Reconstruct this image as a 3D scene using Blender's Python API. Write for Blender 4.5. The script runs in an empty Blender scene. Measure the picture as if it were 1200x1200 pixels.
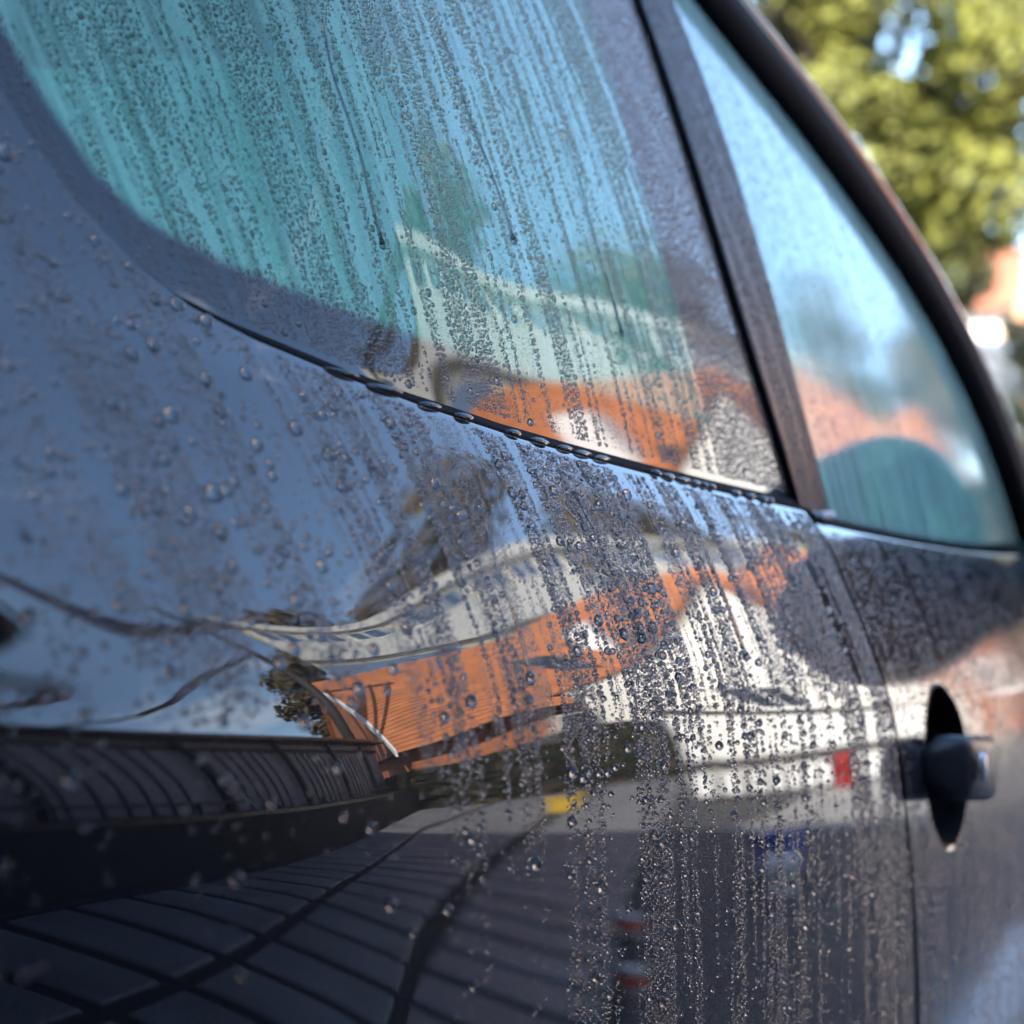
import bpy, bmesh, math, random
import numpy as np
from mathutils import Vector, Matrix
R = math.radians
rng = np.random.default_rng(7); random.seed(7)
S = bpy.context.scene
COL = S.collection

# ------------------------------------------------------------------ camera, sky, sun, exposure
CAM = np.array([0.0, -0.35, 0.95]); HEAD = 28.0; FOV = 27.0
cd = bpy.data.cameras.new('camera'); cam = bpy.data.objects.new('camera', cd); COL.objects.link(cam)
cam.location = CAM; cam.rotation_euler = (R(90), 0, R(HEAD - 90))
cd.sensor_fit = 'HORIZONTAL'; cd.sensor_width = 24.0; cd.lens = 12.0 / math.tan(R(FOV / 2))
cd.clip_start = 0.02; cd.clip_end = 600
cd.dof.use_dof = True; cd.dof.focus_distance = 0.82; cd.dof.aperture_fstop = 6.0; cd.dof.aperture_blades = 9
S.camera = cam

SUN_EL, SUN_AZ = 33.0, 163.0            # azimuth of the sun, counted from +X towards +Y
W = bpy.data.worlds.new('World'); S.world = W; W.use_nodes = True
wn, wl = W.node_tree.nodes, W.node_tree.links
for n in list(wn): wn.remove(n)
wo = wn.new('ShaderNodeOutputWorld'); bg = wn.new('ShaderNodeBackground'); sky = wn.new('ShaderNodeTexSky')
sky.sky_type = 'NISHITA'; sky.sun_disc = False; sky.sun_elevation = R(SUN_EL); sky.sun_rotation = R(90 - SUN_AZ)
sky.air_density = 1.0; sky.dust_density = 0.5; sky.ozone_density = 2.6
bg.inputs[1].default_value = 0.15
# thin fair-weather clouds all over the sky
tc = wn.new('ShaderNodeTexCoord'); mp = wn.new('ShaderNodeMapping'); mp.inputs['Scale'].default_value = (1.3, 1.3, 3.2)
mp.inputs['Location'].default_value = (3.1, 0.4, 0.0)
nz = wn.new('ShaderNodeTexNoise'); nz.inputs['Scale'].default_value = 2.1; nz.inputs['Detail'].default_value = 7; nz.inputs['Roughness'].default_value = 0.55
rp = wn.new('ShaderNodeMapRange'); rp.inputs['From Min'].default_value = 0.60; rp.inputs['From Max'].default_value = 0.80; rp.inputs['To Max'].default_value = 0.75
mx = wn.new('ShaderNodeMix'); mx.data_type = 'RGBA'; mx.inputs['B'].default_value = (9.0, 9.4, 10.0, 1)
wl.new(tc.outputs['Generated'], mp.inputs['Vector']); wl.new(mp.outputs[0], nz.inputs['Vector'])
sxz = wn.new('ShaderNodeSeparateXYZ'); wl.new(tc.outputs['Generated'], sxz.inputs[0])
hz = wn.new('ShaderNodeMapRange'); hz.inputs['From Min'].default_value = 0.25; hz.inputs['From Max'].default_value = 0.62; hz.inputs['To Min'].default_value = 0.045; hz.inputs['To Max'].default_value = -0.06; wl.new(sxz.outputs['Z'], hz.inputs['Value'])
ad = wn.new('ShaderNodeMath'); ad.operation = 'ADD'; wl.new(nz.outputs['Fac'], ad.inputs[0]); wl.new(hz.outputs[0], ad.inputs[1]); wl.new(ad.outputs[0], rp.inputs['Value'])
wl.new(rp.outputs[0], mx.inputs['Factor']); wl.new(sky.outputs[0], mx.inputs['A'])
wl.new(mx.outputs['Result'], bg.inputs[0]); wl.new(bg.outputs[0], wo.inputs[0])
sd = bpy.data.lights.new('sun', 'SUN'); so = bpy.data.objects.new('sun', sd); COL.objects.link(so)
sd.energy = 4.9; sd.angle = R(0.53); sd.color = (1.0, 0.93, 0.82)
sv = Vector((math.cos(R(SUN_EL)) * math.cos(R(SUN_AZ)), math.cos(R(SUN_EL)) * math.sin(R(SUN_AZ)), math.sin(R(SUN_EL))))
so.rotation_euler = sv.to_track_quat('Z', 'Y').to_euler(); so.location = sv * 40
S.view_settings.view_transform = 'Standard'; S.view_settings.look = 'None'; S.view_settings.gamma = 1.0
S.view_settings.use_curve_mapping = False
S.view_settings.exposure = 2.42
S.render.engine = 'CYCLES'
cy = S.cycles
cy.use_denoising = True; cy.denoising_input_passes = 'RGB'; cy.use_adaptive_sampling = False      # colour only: guide passes would smear the beads
cy.max_bounces = 14; cy.glossy_bounces = 6; cy.transmission_bounces = 10; cy.transparent_max_bounces = 20; cy.diffuse_bounces = 3
cy.caustics_reflective = False; cy.caustics_refractive = False; cy.sample_clamp_indirect = 6.0

# ------------------------------------------------------------------ materials
def nodes(name):
    m = bpy.data.materials.new(name); m.use_nodes = True
    nt = m.node_tree; b = nt.nodes['Principled BSDF']
    return m, nt, b
def sp(b, **k):
    for a, v in k.items():
        a = a.replace('_', ' ')
        b.inputs[a].default_value = v
def mat(name, col, rough=0.6, var=0.15, scale=8.0, bump=0.0, bscale=60.0, metal=0.0, coat=0.0, stretch=None):
    m, nt, b = nodes(name)
    b.inputs['Roughness'].default_value = rough; b.inputs['Metallic'].default_value = metal
    b.inputs['Coat Weight'].default_value = coat; b.inputs['Coat Roughness'].default_value = 0.05
    t = nt.nodes.new('ShaderNodeTexCoord'); n = nt.nodes.new('ShaderNodeTexNoise'); n.inputs['Scale'].default_value = scale; n.inputs['Detail'].default_value = 6
    if stretch:
        mpp = nt.nodes.new('ShaderNodeMapping'); mpp.inputs['Scale'].default_value = stretch
        nt.links.new(t.outputs['Object'], mpp.inputs[0]); nt.links.new(mpp.outputs[0], n.inputs['Vector'])
    else: nt.links.new(t.outputs['Object'], n.inputs['Vector'])
    mxx = nt.nodes.new('ShaderNodeMix'); mxx.data_type = 'RGBA'
    lo = [c * (1 - var) for c in col]; hi = [min(1, c * (1 + var)) for c in col]
    mr = nt.nodes.new('ShaderNodeMapRange'); mr.inputs['From Min'].default_value = 0.3; mr.inputs['From Max'].default_value = 0.7
    nt.links.new(n.outputs['Fac'], mr.inputs['Value']); nt.links.new(mr.outputs[0], mxx.inputs['Factor'])
    mxx.inputs['A'].default_value = (*lo, 1); mxx.inputs['B'].default_value = (*hi, 1)
    nt.links.new(mxx.outputs['Result'], b.inputs['Base Color'])
    if 'trim' in name: b.inputs['Specular IOR Level'].default_value = 0.25
    if 'rubber' in name or 'recess' in name: b.inputs['Specular IOR Level'].default_value = 0.08
    if bump:
        n2 = nt.nodes.new('ShaderNodeTexNoise'); n2.inputs['Scale'].default_value = bscale; n2.inputs['Detail'].default_value = 5
        bm_ = nt.nodes.new('ShaderNodeBump'); bm_.inputs['Strength'].default_value = bump; bm_.inputs['Distance'].default_value = 0.02
        nt.links.new(t.outputs['Object'], n2.inputs['Vector']); nt.links.new(n2.outputs['Fac'], bm_.inputs['Height']); nt.links.new(bm_.outputs[0], b.inputs['Normal'])
    return m
def paint(name, col, haze):
    """dark clear-coated car paint carrying a finest film of mist that runs down it in streaks"""
    m, nt, b = nodes(name)
    sp(b, Base_Color=(*col, 1), Roughness=0.6, Metallic=0.0, Specular_IOR_Level=0.03, Coat_Weight=1.0, Coat_IOR=1.62)
    t = nt.nodes.new('ShaderNodeTexCoord'); mpp = nt.nodes.new('ShaderNodeMapping'); mpp.inputs['Scale'].default_value = (260, 30, 14)
    n = nt.nodes.new('ShaderNodeTexNoise'); n.inputs['Scale'].default_value = 1.0; n.inputs['Detail'].default_value = 4
    nt.links.new(t.outputs['Object'], mpp.inputs[0]); nt.links.new(mpp.outputs[0], n.inputs['Vector'])
    mr = nt.nodes.new('ShaderNodeMapRange'); mr.inputs['From Min'].default_value = 0.40; mr.inputs['From Max'].default_value = 0.68
    mr.inputs['To Min'].default_value = haze[0]; mr.inputs['To Max'].default_value = haze[1]
    nt.links.new(n.outputs['Fac'], mr.inputs['Value']); nt.links.new(mr.outputs[0], b.inputs['Coat Roughness'])
    # orange peel and micro mist relief
    n2 = nt.nodes.new('ShaderNodeTexNoise'); n2.inputs['Scale'].default_value = 900; n2.inputs['Detail'].default_value = 2
    bp = nt.nodes.new('ShaderNodeBump'); bp.inputs['Strength'].default_value = haze[2]; bp.inputs['Distance'].default_value = 0.0004
    nt.links.new(t.outputs['Object'], n2.inputs['Vector']); nt.links.new(n2.outputs['Fac'], bp.inputs['Height']); nt.links.new(bp.outputs[0], b.inputs['Coat Normal'])
    return m
def water_mat():
    m = bpy.data.materials.new('clear_water'); m.use_nodes = True; nt = m.node_tree
    for n in list(nt.nodes): nt.nodes.remove(n)
    o = nt.nodes.new('ShaderNodeOutputMaterial'); g = nt.nodes.new('ShaderNodeBsdfGlass'); g.inputs['IOR'].default_value = 1.333; g.inputs['Roughness'].default_value = 0.0
    nt.links.new(g.outputs[0], o.inputs[0]); return m
def glass_mat(name, tint, frit=False, mist=0.0, fogcol=(0.30, 0.66, 0.60), rough=0.015):
    m = bpy.data.materials.new(name); m.use_nodes = True; nt = m.node_tree; L = nt.links.new; N = nt.nodes.new
    for n in list(nt.nodes): nt.nodes.remove(n)
    o = N('ShaderNodeOutputMaterial'); tr = N('ShaderNodeBsdfTransparent'); tr.inputs[0].default_value = (*tint, 1)
    gl = N('ShaderNodeBsdfGlossy'); gl.inputs['Roughness'].default_value = rough
    geo = N('ShaderNodeNewGeometry'); mrr = N('ShaderNodeMapRange'); mrr.inputs['To Min'].default_value = 1.52; mrr.inputs['To Max'].default_value = 1 / 1.52
    L(geo.outputs['Backfacing'], mrr.inputs['Value']); fr = N('ShaderNodeFresnel'); L(mrr.outputs[0], fr.inputs['IOR'])
    base = tr
    if mist:   # condensation: a finest fog of droplets, wiped clear where water has run down
        df = N('ShaderNodeBsdfDiffuse'); df.inputs[0].default_value = (*fogcol, 1)
        tl = N('ShaderNodeBsdfTranslucent'); tl.inputs[0].default_value = (*fogcol, 1)
        fg = N('ShaderNodeMixShader'); fg.inputs[0].default_value = 0.35; L(df.outputs[0], fg.inputs[1]); L(tl.outputs[0], fg.inputs[2])
        tcf = N('ShaderNodeTexCoord'); mpf = N('ShaderNodeMapping'); mpf.inputs['Scale'].default_value = (170, 20, 9); nf = N('ShaderNodeTexNoise'); nf.inputs['Scale'].default_value = 1.0; nf.inputs['Detail'].default_value = 4
        L(tcf.outputs['Object'], mpf.inputs[0]); L(mpf.outputs[0], nf.inputs['Vector'])
        mf = N('ShaderNodeMapRange'); mf.inputs['From Min'].default_value = 0.36; mf.inputs['From Max'].default_value = 0.58; mf.inputs['To Min'].default_value = mist * 0.45; mf.inputs['To Max'].default_value = mist; L(nf.outputs['Fac'], mf.inputs['Value'])
        mm = N('ShaderNodeMixShader'); L(mf.outputs[0], mm.inputs[0]); L(tr.outputs[0], mm.inputs[1]); L(fg.outputs[0], mm.inputs[2]); base = mm
    mxs = N('ShaderNodeMixShader'); L(fr.outputs[0], mxs.inputs[0]); L(base.outputs[0], mxs.inputs[1]); L(gl.outputs[0], mxs.inputs[2])
    out = mxs
    if frit:
        at = N('ShaderNodeAttribute'); at.attribute_name = 'frit'
        tc_ = N('ShaderNodeTexCoord'); sx = N('ShaderNodeSeparateXYZ'); L(tc_.outputs['Object'], sx.inputs[0])
        def sn(sock):
            a = N('ShaderNodeMath'); a.operation = 'MULTIPLY'; a.inputs[1].default_value = 2 * math.pi / 0.0017; L(sock, a.inputs[0])
            s = N('ShaderNodeMath'); s.operation = 'SINE'; L(a.outputs[0], s.inputs[0]); return s.outputs[0]
        p = N('ShaderNodeMath'); p.operation = 'MULTIPLY'; L(sn(sx.outputs['X']), p.inputs[0]); L(sn(sx.outputs['Z']), p.inputs[1])
        q = N('ShaderNodeMath'); q.operation = 'MULTIPLY_ADD'; q.inputs[1].default_value = 0.0032; L(p.outputs[0], q.inputs[0]); L(at.outputs['Fac'], q.inputs[2])
        mk = N('ShaderNodeMapRange'); mk.inputs['From Min'].default_value = -0.0004; mk.inputs['From Max'].default_value = 0.0004; L(q.outputs[0], mk.inputs['Value'])
        bk = N('ShaderNodeBsdfPrincipled'); sp(bk, Base_Color=(0.012, 0.012, 0.014, 1), Roughness=0.03, IOR=1.52)
        m2 = N('ShaderNodeMixShader'); L(mk.outputs[0], m2.inputs[0]); L(mxs.outputs[0], m2.inputs[1]); L(bk.outputs[0], m2.inputs[2]); out = m2
    L(out.outputs[0], o.inputs[0]); return m
M = dict(
    paint=paint('black_car_paint', (0.004, 0.0045, 0.006), (0.0, 0.012, 0.0)),
    doorpaint=paint('dull_black_car_paint', (0.012, 0.011, 0.014), (0.06, 0.22, 0.0)),
    frame=mat('satin_black_trim', (0.006, 0.006, 0.008), 0.42, 0.3, 120, 0.05, 900),
    rubber=mat('black_rubber', (0.004, 0.004, 0.005), 0.75, 0.2, 200),
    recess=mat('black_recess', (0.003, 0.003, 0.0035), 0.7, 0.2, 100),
    chrome=mat('dull_chrome', (0.55, 0.55, 0.57), 0.38, 0.05, 50, metal=1.0),
    glass=glass_mat('green_tinted_glass', (0.15, 0.30, 0.26), frit=True, mist=0.72, fogcol=(0.50, 0.95, 0.72)),
    doorglass=glass_mat('pale_green_glass', (0.24, 0.42, 0.38), mist=0.85, fogcol=(0.72, 0.97, 0.86), rough=0.085),
    farglass=glass_mat('clear_green_glass', (0.74, 0.92, 0.88)),
    water=water_mat(),
    trim=mat('charcoal_cabin_trim', (0.030, 0.031, 0.034), 0.7, 0.3, 90, 0.2, 500),
    seat=mat('charcoal_seat_cloth', (0.028, 0.030, 0.034), 0.9, 0.35, 300, 0.3, 900),
    liner=mat('pale_grey_headliner', (0.48, 0.49, 0.47), 0.95, 0.08, 300),
    grip=mat('worn_black_handle', (0.016, 0.016, 0.019), 0.34, 0.3, 150, 0.1, 500),
    darkrender=mat('dark_grey_render', (0.075, 0.078, 0.085), 0.85, 0.12, 1.5, 0.2, 40), porchbrick=mat('dull_red_brick', (0.24, 0.085, 0.045), 0.85, 0.25, 3.0, 0.3, 30),
    tyre=mat('tyre_rubber', (0.02, 0.02, 0.02), 0.8, 0.2, 60), rim=mat('silver_alloy', (0.5, 0.5, 0.52), 0.3, 0.08, 30, metal=1.0),
    asphalt=mat('worn_asphalt', (0.050, 0.050, 0.052), 0.75, 0.35, 3.0, 0.4, 120),
    yard=mat('pale_concrete_yard', (0.30, 0.29, 0.27), 0.85, 0.2, 1.5, 0.3, 60),
    slab=mat('dark_slate_paving', (0.15, 0.155, 0.17), 0.55, 0.28, 2.2, 0.4, 40), joint=mat('dark_joint_sand', (0.008, 0.008, 0.008), 0.95, 0.3, 30),
    white=mat('white_render', (0.78, 0.76, 0.71), 0.8, 0.05, 2.0, 0.15, 50), cream=mat('cream_render', (0.68, 0.61, 0.46), 0.8, 0.08, 1.2, 0.15, 40),
    mauve=mat('mauve_grey_render', (0.30, 0.25, 0.265), 0.85, 0.15, 1.3, 0.3, 40), maroon=mat('maroon_paint', (0.13, 0.035, 0.035), 0.6, 0.2, 3),
    tile=mat('terracotta_tiles', (0.50, 0.185, 0.075), 0.75, 0.22, 2.4, 0.25, 30), brick=mat('orange_brick', (0.42, 0.155, 0.07), 0.85, 0.22, 3.0, 0.3, 30),
    palewhite=mat('white_gloss_timber', (0.8, 0.8, 0.8), 0.5, 0.03, 5), black=mat('black_painted_steel', (0.012, 0.013, 0.015), 0.4, 0.25, 10),
    darkwall=mat('black_stained_wall', (0.006, 0.0065, 0.008), 0.85, 0.4, 4, 0.3, 30), slate=mat('grey_slate_roof', (0.065, 0.065, 0.078), 0.7, 0.2, 3),
    pane=mat('dark_window_pane', (0.03, 0.04, 0.055), 0.08, 0.2, 1.0), cladding=mat('blue_grey_cladding', (0.20, 0.28, 0.42), 0.6, 0.1, 1.0), bluepane=mat('blue_grey_window_pane', (0.10, 0.15, 0.24), 0.1, 0.2, 1.0),
    olive=mat('olive_leaves', (0.130, 0.135, 0.018), 0.7, 0.45, 1.6), darkgreen=mat('dark_green_leaves', (0.040, 0.048, 0.014), 0.75, 0.4, 1.6), brownleaf=mat('brown_autumn_leaves', (0.10, 0.075, 0.035), 0.8, 0.35, 1.6),
    bark=mat('grey_brown_bark', (0.09, 0.07, 0.05), 0.9, 0.3, 6, 0.5, 20), yellow=mat('yellow_plastic', (0.45, 0.30, 0.02), 0.4, 0.08, 6), red=mat('red_plastic', (0.70, 0.03, 0.025), 0.4, 0.08, 6),
    conered=mat('red_orange_cone', (0.75, 0.08, 0.03), 0.45, 0.08, 6), blue=mat('blue_plastic', (0.03, 0.09, 0.42), 0.4, 0.1, 6), terracotta=mat('pale_terracotta', (0.68, 0.36, 0.20), 0.8, 0.1, 6),
    timber=mat('dark_stained_timber', (0.03, 0.024, 0.02), 0.7, 0.3, 8, stretch=(1, 1, 20)), marking=mat('white_road_paint', (0.72, 0.72, 0.70), 0.7, 0.12, 9), hedge=mat('hedge_leaves', (0.014, 0.019, 0.008), 0.8, 0.4, 3),
)

# ------------------------------------------------------------------ object helpers
def obj(name, me, m=None, parent=None, smooth=False):
    o = bpy.data.objects.new(name, me); COL.objects.link(o)
    if m is not None and not me.materials: me.materials.append(m)
    if parent is not None: o.parent = parent
    if smooth: me.polygons.foreach_set('use_smooth', [True] * len(me.polygons))
    return o
def mesh(name, v, f):
    me = bpy.data.meshes.new(name); me.from_pydata([tuple(map(float, p)) for p in v], [], f); me.update(); return me
def tag(o, label, cat, group=None, kind=None):
    if label: o['label'] = label
    if cat: o['category'] = cat
    if group: o['group'] = group
    if kind: o['kind'] = kind
    return o
def thing(name, label, cat, group=None, loc=(0, 0, 0)):
    o = bpy.data.objects.new(name, None); o.empty_display_size = 0.2; COL.objects.link(o); o.location = loc
    return tag(o, label, cat, group)
class MB:
    """collects boxes, prisms and tubes for one mesh"""
    def __init__(s, tf=None): s.v = []; s.f = []; s.tf = tf
    def add(s, v, f):
        k = len(s.v); s.v += [s.tf(*p) if s.tf else tuple(p) for p in v]; s.f += [tuple(i + k for i in q) for q in f]
    def box(s, a, b):
        (x0, y0, z0), (x1, y1, z1) = a, b
        s.add([(x0, y0, z0), (x1, y0, z0), (x1, y1, z0), (x0, y1, z0), (x0, y0, z1), (x1, y0, z1), (x1, y1, z1), (x0, y1, z1)],
              [(0, 3, 2, 1), (4, 5, 6, 7), (0, 1, 5, 4), (1, 2, 6, 5), (2, 3, 7, 6), (3, 0, 4, 7)])
        return s
    def hexa(s, lo, hi):
        n = len(lo); s.add(list(lo) + list(hi), [tuple(range(n))[::-1], tuple(range(n, 2 * n))] + [(i, (i + 1) % n, n + (i + 1) % n, n + i) for i in range(n)])
        return s
    def tube(s, pts, r, n=8, r2=None):
        pts = [Vector(p) for p in pts]; k = len(s.v); rings = []
        for i, p in enumerate(pts):
            d = (pts[min(i + 1, len(pts) - 1)] - pts[max(i - 1, 0)]).normalized()
            a = d.orthogonal().normalized() if i == 0 else (a - d * a.dot(d)).normalized()
            b = d.cross(a); rr = r if r2 is None else r + (r2 - r) * i / max(1, len(pts) - 1)
            rings.append([p + a * rr * math.cos(2 * math.pi * j / n) + b * rr * math.sin(2 * math.pi * j / n) for j in range(n)])
        v = [tuple(q) for rg in rings for q in rg]; f = []
        for i in range(len(pts) - 1):
            for j in range(n): f.append((i * n + j, i * n + (j + 1) % n, (i + 1) * n + (j + 1) % n, (i + 1) * n + j))
        f.append(tuple(range(n))[::-1]); f.append(tuple((len(pts) - 1) * n + j for j in range(n)))
        s.add(v, f); return s
    def lathe(s, prof, n=20, c=(0, 0, 0)):
        v = []; f = []; m_ = len(prof)
        for j in range(n):
            a = 2 * math.pi * j / n
            for (r, z) in prof: v.append((c[0] + r * math.cos(a), c[1] + r * math.sin(a), c[2] + z))
        for j in range(n):
            for i in range(m_ - 1): f.append((j * m_ + i, ((j + 1) % n) * m_ + i, ((j + 1) % n) * m_ + i + 1, j * m_ + i + 1))
        s.add(v, f); return s
    def build(s, name, m, parent=None, smooth=False):
        return obj(name, mesh(name, s.v, s.f), m, parent, smooth)
def bevel(o, w, seg=3):
    b = o.modifiers.new('bevel', 'BEVEL'); b.width = w; b.segments = seg; b.limit_method = 'ANGLE'; return o

# ------------------------------------------------------------------ the shape of the car's flank: y as a function of (x along the car, z)
def ss(a, b, x):
    t = np.clip((x - a) / (b - a), 0, 1); return t * t * t * (10 - 15 * t + 6 * t * t)
ZC = (0.05636, -0.19853, 1.09333)
def zb(x):                                     # shoulder line
    xx = np.clip(x, 0.58, 1.6); return np.polyval(ZC, xx) + (2 * ZC[0] * xx + ZC[1]) * (x - xx)
def plan(x):
    t = np.clip(x - 0.85, 0, 0.9)
    return 0.07 * t * t + 0.126 * np.maximum(x - 1.75, 0) + 0.06 * np.maximum(0.30 - x, 0) ** 2
TF = [(-.5, 24), (-.02, 24), (0, 40), (.006, 34), (.014, 27), (.057, 23), (.083, 19), (.108, 6), (.157, 2), (.25, 0), (.5, -4), (.8, -6)]
TL = [(-.5, 30), (-.1, 32), (0, 37), (.04, 39), (.088, 36), (.116, 22), (.140, 5), (.163, -3), (.2, -6), (.34, -9), (.5, -12), (.8, -12)]
XS = np.linspace(-.5, 3.0, 701); ZS = np.linspace(.2, 1.5, 1301)
_X, _Z = np.meshgrid(XS, ZS, indexing='ij'); _S = zb(_X) - _Z
def _ip(s, p): p = np.array(p, float); return np.interp(s, p[:, 0], p[:, 1])
_w = ss(.78, .30, _X); _tau = (1 - _w) * _ip(_S, TF) + _w * _ip(_S, TL)
_k = np.hanning(21); _k /= _k.sum()
_tau = np.stack([np.convolve(np.pad(r_, (10, 10), mode='edge'), _k, 'valid') for r_ in _tau])
_dz = ZS[1] - ZS[0]
BY = np.cumsum(np.tan(np.radians(_tau)) * _dz, axis=1)
BY = BY - np.array([np.interp(zb(x) - .102 - .025 * ss(.78, .30, x), ZS, r_) for x, r_ in zip(XS, BY)])[:, None] - .015 + plan(_X)
BY = BY + .5 * np.maximum(.56 - np.maximum(_X, .2), 0) ** 2 * ss(.06, .12, _S)      # the flank also turns in towards the wheel arch
_wg = ss(.74, .50, _X)
GY = np.cumsum(np.tan(np.radians(np.interp(-_S, [-.1, 0, .1, .3, .5], [11, 13, 18.5, 26, 32]) * (1 - _wg) + np.maximum(np.interp(-_S, [-.1, 0, .1, .3, .5], [11, 13, 18.5, 26, 32]), _tau * (_S < 0) + 30 * (_S >= 0)) * _wg)) * _dz, axis=1)
GY = GY - np.array([np.interp(zb(x), ZS, r_) for x, r_ in zip(XS, GY)])[:, None] + np.array([np.interp(zb(x), ZS, r_) for x, r_ in zip(XS, BY)])[:, None] + .008
class HF:
    def __init__(s, Y): s.Y = Y; s.gx, s.gz = np.gradient(Y, XS[1] - XS[0], _dz)
    def bi(s, A, x, z):
        x = np.asarray(x, float); z = np.asarray(z, float)
        a = np.clip((x - XS[0]) / (XS[1] - XS[0]), 0, len(XS) - 1.001); b = np.clip((z - ZS[0]) / _dz, 0, len(ZS) - 1.001)
        i = a.astype(int); j = b.astype(int); a = a - i; b = b - j
        return (A[i, j] * (1 - a) + A[i + 1, j] * a) * (1 - b) + (A[i, j + 1] * (1 - a) + A[i + 1, j + 1] * a) * b
    def y(s, x, z): return s.bi(s.Y, x, z)
    def n(s, x, z):
        n = np.stack([s.bi(s.gx, x, z), -np.ones_like(np.asarray(x, float)), s.bi(s.gz, x, z)], -1); return n / np.linalg.norm(n, axis=-1, keepdims=True)
FB, FG = HF(BY), HF(GY)
def curve(pts):
    p = np.array(sorted(pts), float); return lambda q: np.interp(q, p[:, 0], p[:, 1])
def smoothc(pts, n=400, k=41):
    p = np.array(sorted(pts), float); q = np.linspace(p[0, 0], p[-1, 0], n); v = np.interp(q, p[:, 0], p[:, 1])
    w = np.hanning(k); w /= w.sum(); h = k // 2
    vp = np.concatenate([2 * v[0] - v[h:0:-1], v, 2 * v[-1] - v[-2:-h - 2:-1]]); v = np.convolve(vp, w, 'valid')
    return lambda t: np.interp(t, q, v)
# outline of the side window opening (top edge of the rear quarter panel), z over x
OPEN = curve([(-.45, 1.26), (.0, 1.33), (.47, 1.34), (.485, 1.33), (.493, 1.30), (.498, 1.20), (.5025, 1.1242), (.5045, 1.102), (.5062, 1.091), (.5098, 1.0722), (.5172, 1.0464), (.531, 1.0263), (.5474, 1.0142),
              (.5718, 1.005), (.6003, .9977), (.6176, .9935), (.657, .9857), (.7179, .9770), (.7767, .9710), (.8475, .9646), (.9293, .9580), (1.029, .9509), (1.08, .9470)])
GAP = smoothc([(.20, 1.085), (.6, 1.078), (.685, 1.073), (.73, 1.069), (.784, 1.060), (.837, 1.0485), (.872, 1.044), (.91, 1.046), (.945, 1.050), (.99, 1.040), (1.03, 1.036), (1.06, 1.036), (1.1, 1.042), (1.16, 1.054), (1.235, 1.077), (1.34, 1.11), (1.45, 1.14)])
PTR = smoothc([(.90, 1.100), (.95, 1.098), (1.0, 1.098), (1.03, 1.101), (1.1, 1.116), (1.18, 1.138), (1.25, 1.155), (1.34, 1.176), (1.45, 1.20)])
RAIL = [(-.42, 1.17), (-.35, 1.27), (-.2, 1.37), (0, 1.44), (.25, 1.485), (.5, 1.49), (.75, 1.478), (.95, 1.435), (1.12, 1.363), (1.28, 1.277), (1.38, 1.236), (1.47, 1.190), (1.54, 1.153), (1.60, 1.110), (1.65, 1.060), (1.685, 1.0), (1.705, .935)]
railz = curve(RAIL)
CARW = 1.60                                    # the left flank mirrors the right one about y = CARW / 2

def grid(X, Y, Z, flip=False):
    n, m = X.shape; v = np.stack([X, Y, Z], -1).reshape(-1, 3)
    i, j = np.meshgrid(np.arange(n - 1), np.arange(m - 1), indexing='ij'); a = (i * m + j).ravel()
    q = np.stack([a, a + m, a + m + 1, a + 1], -1)
    if flip: q = q[:, ::-1]
    return v, q
def npmesh(name, v, q):
    me = bpy.data.meshes.new(name); me.vertices.add(len(v)); me.vertices.foreach_set('co', np.asarray(v, np.float32).ravel())
    q = np.asarray(q, np.int32); k = q.shape[1]
    me.loops.add(q.size); me.polygons.add(len(q)); me.loops.foreach_set('vertex_index', q.ravel())
    me.polygons.foreach_set('loop_start', np.arange(len(q), dtype=np.int32) * k)
    try: me.polygons.foreach_set('loop_total', np.full(len(q), k, np.int32))
    except Exception: pass
    me.update(calc_edges=True); me.validate(); me.polygons.foreach_set('use_smooth', np.ones(len(q), bool)); return me
def with_edge(X, Y, Z, left=False, right=False, top=True, bottom=False, dep=.010):
    """turn the rim of a panel inwards, so that its edge has a small radius and a return"""
    for (dy, dx) in ((.0006, .0008), (.0020, .0014), (dep, .0014)):
        pass
    offs = ((.0005, .0008), (.0018, .0014), (dep, .0015))
    if top:
        X = np.concatenate([X] + [X[:, -1:]] * 3, 1); base = Z[:, -1:]; yb = Y[:, -1:]
        Y = np.concatenate([Y] + [yb + o[0] for o in offs], 1); Z = np.concatenate([Z] + [base + o[1] for o in offs], 1)
    if right:
        xb, yb, zb_ = X[-1:], Y[-1:], Z[-1:]
        X = np.concatenate([X] + [xb + o[1] for o in offs], 0); Y = np.concatenate([Y] + [yb + o[0] for o in offs], 0); Z = np.concatenate([Z] + [zb_] * 3, 0)
    if left:
        xb, yb, zb_ = X[:1], Y[:1], Z[:1]
        X = np.concatenate([xb - o[1] for o in offs[::-1]] + [X], 0); Y = np.concatenate([yb + o[0] for o in offs[::-1]] + [Y], 0); Z = np.concatenate([zb_] * 3 + [Z], 0)
    return X, Y, Z

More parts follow.
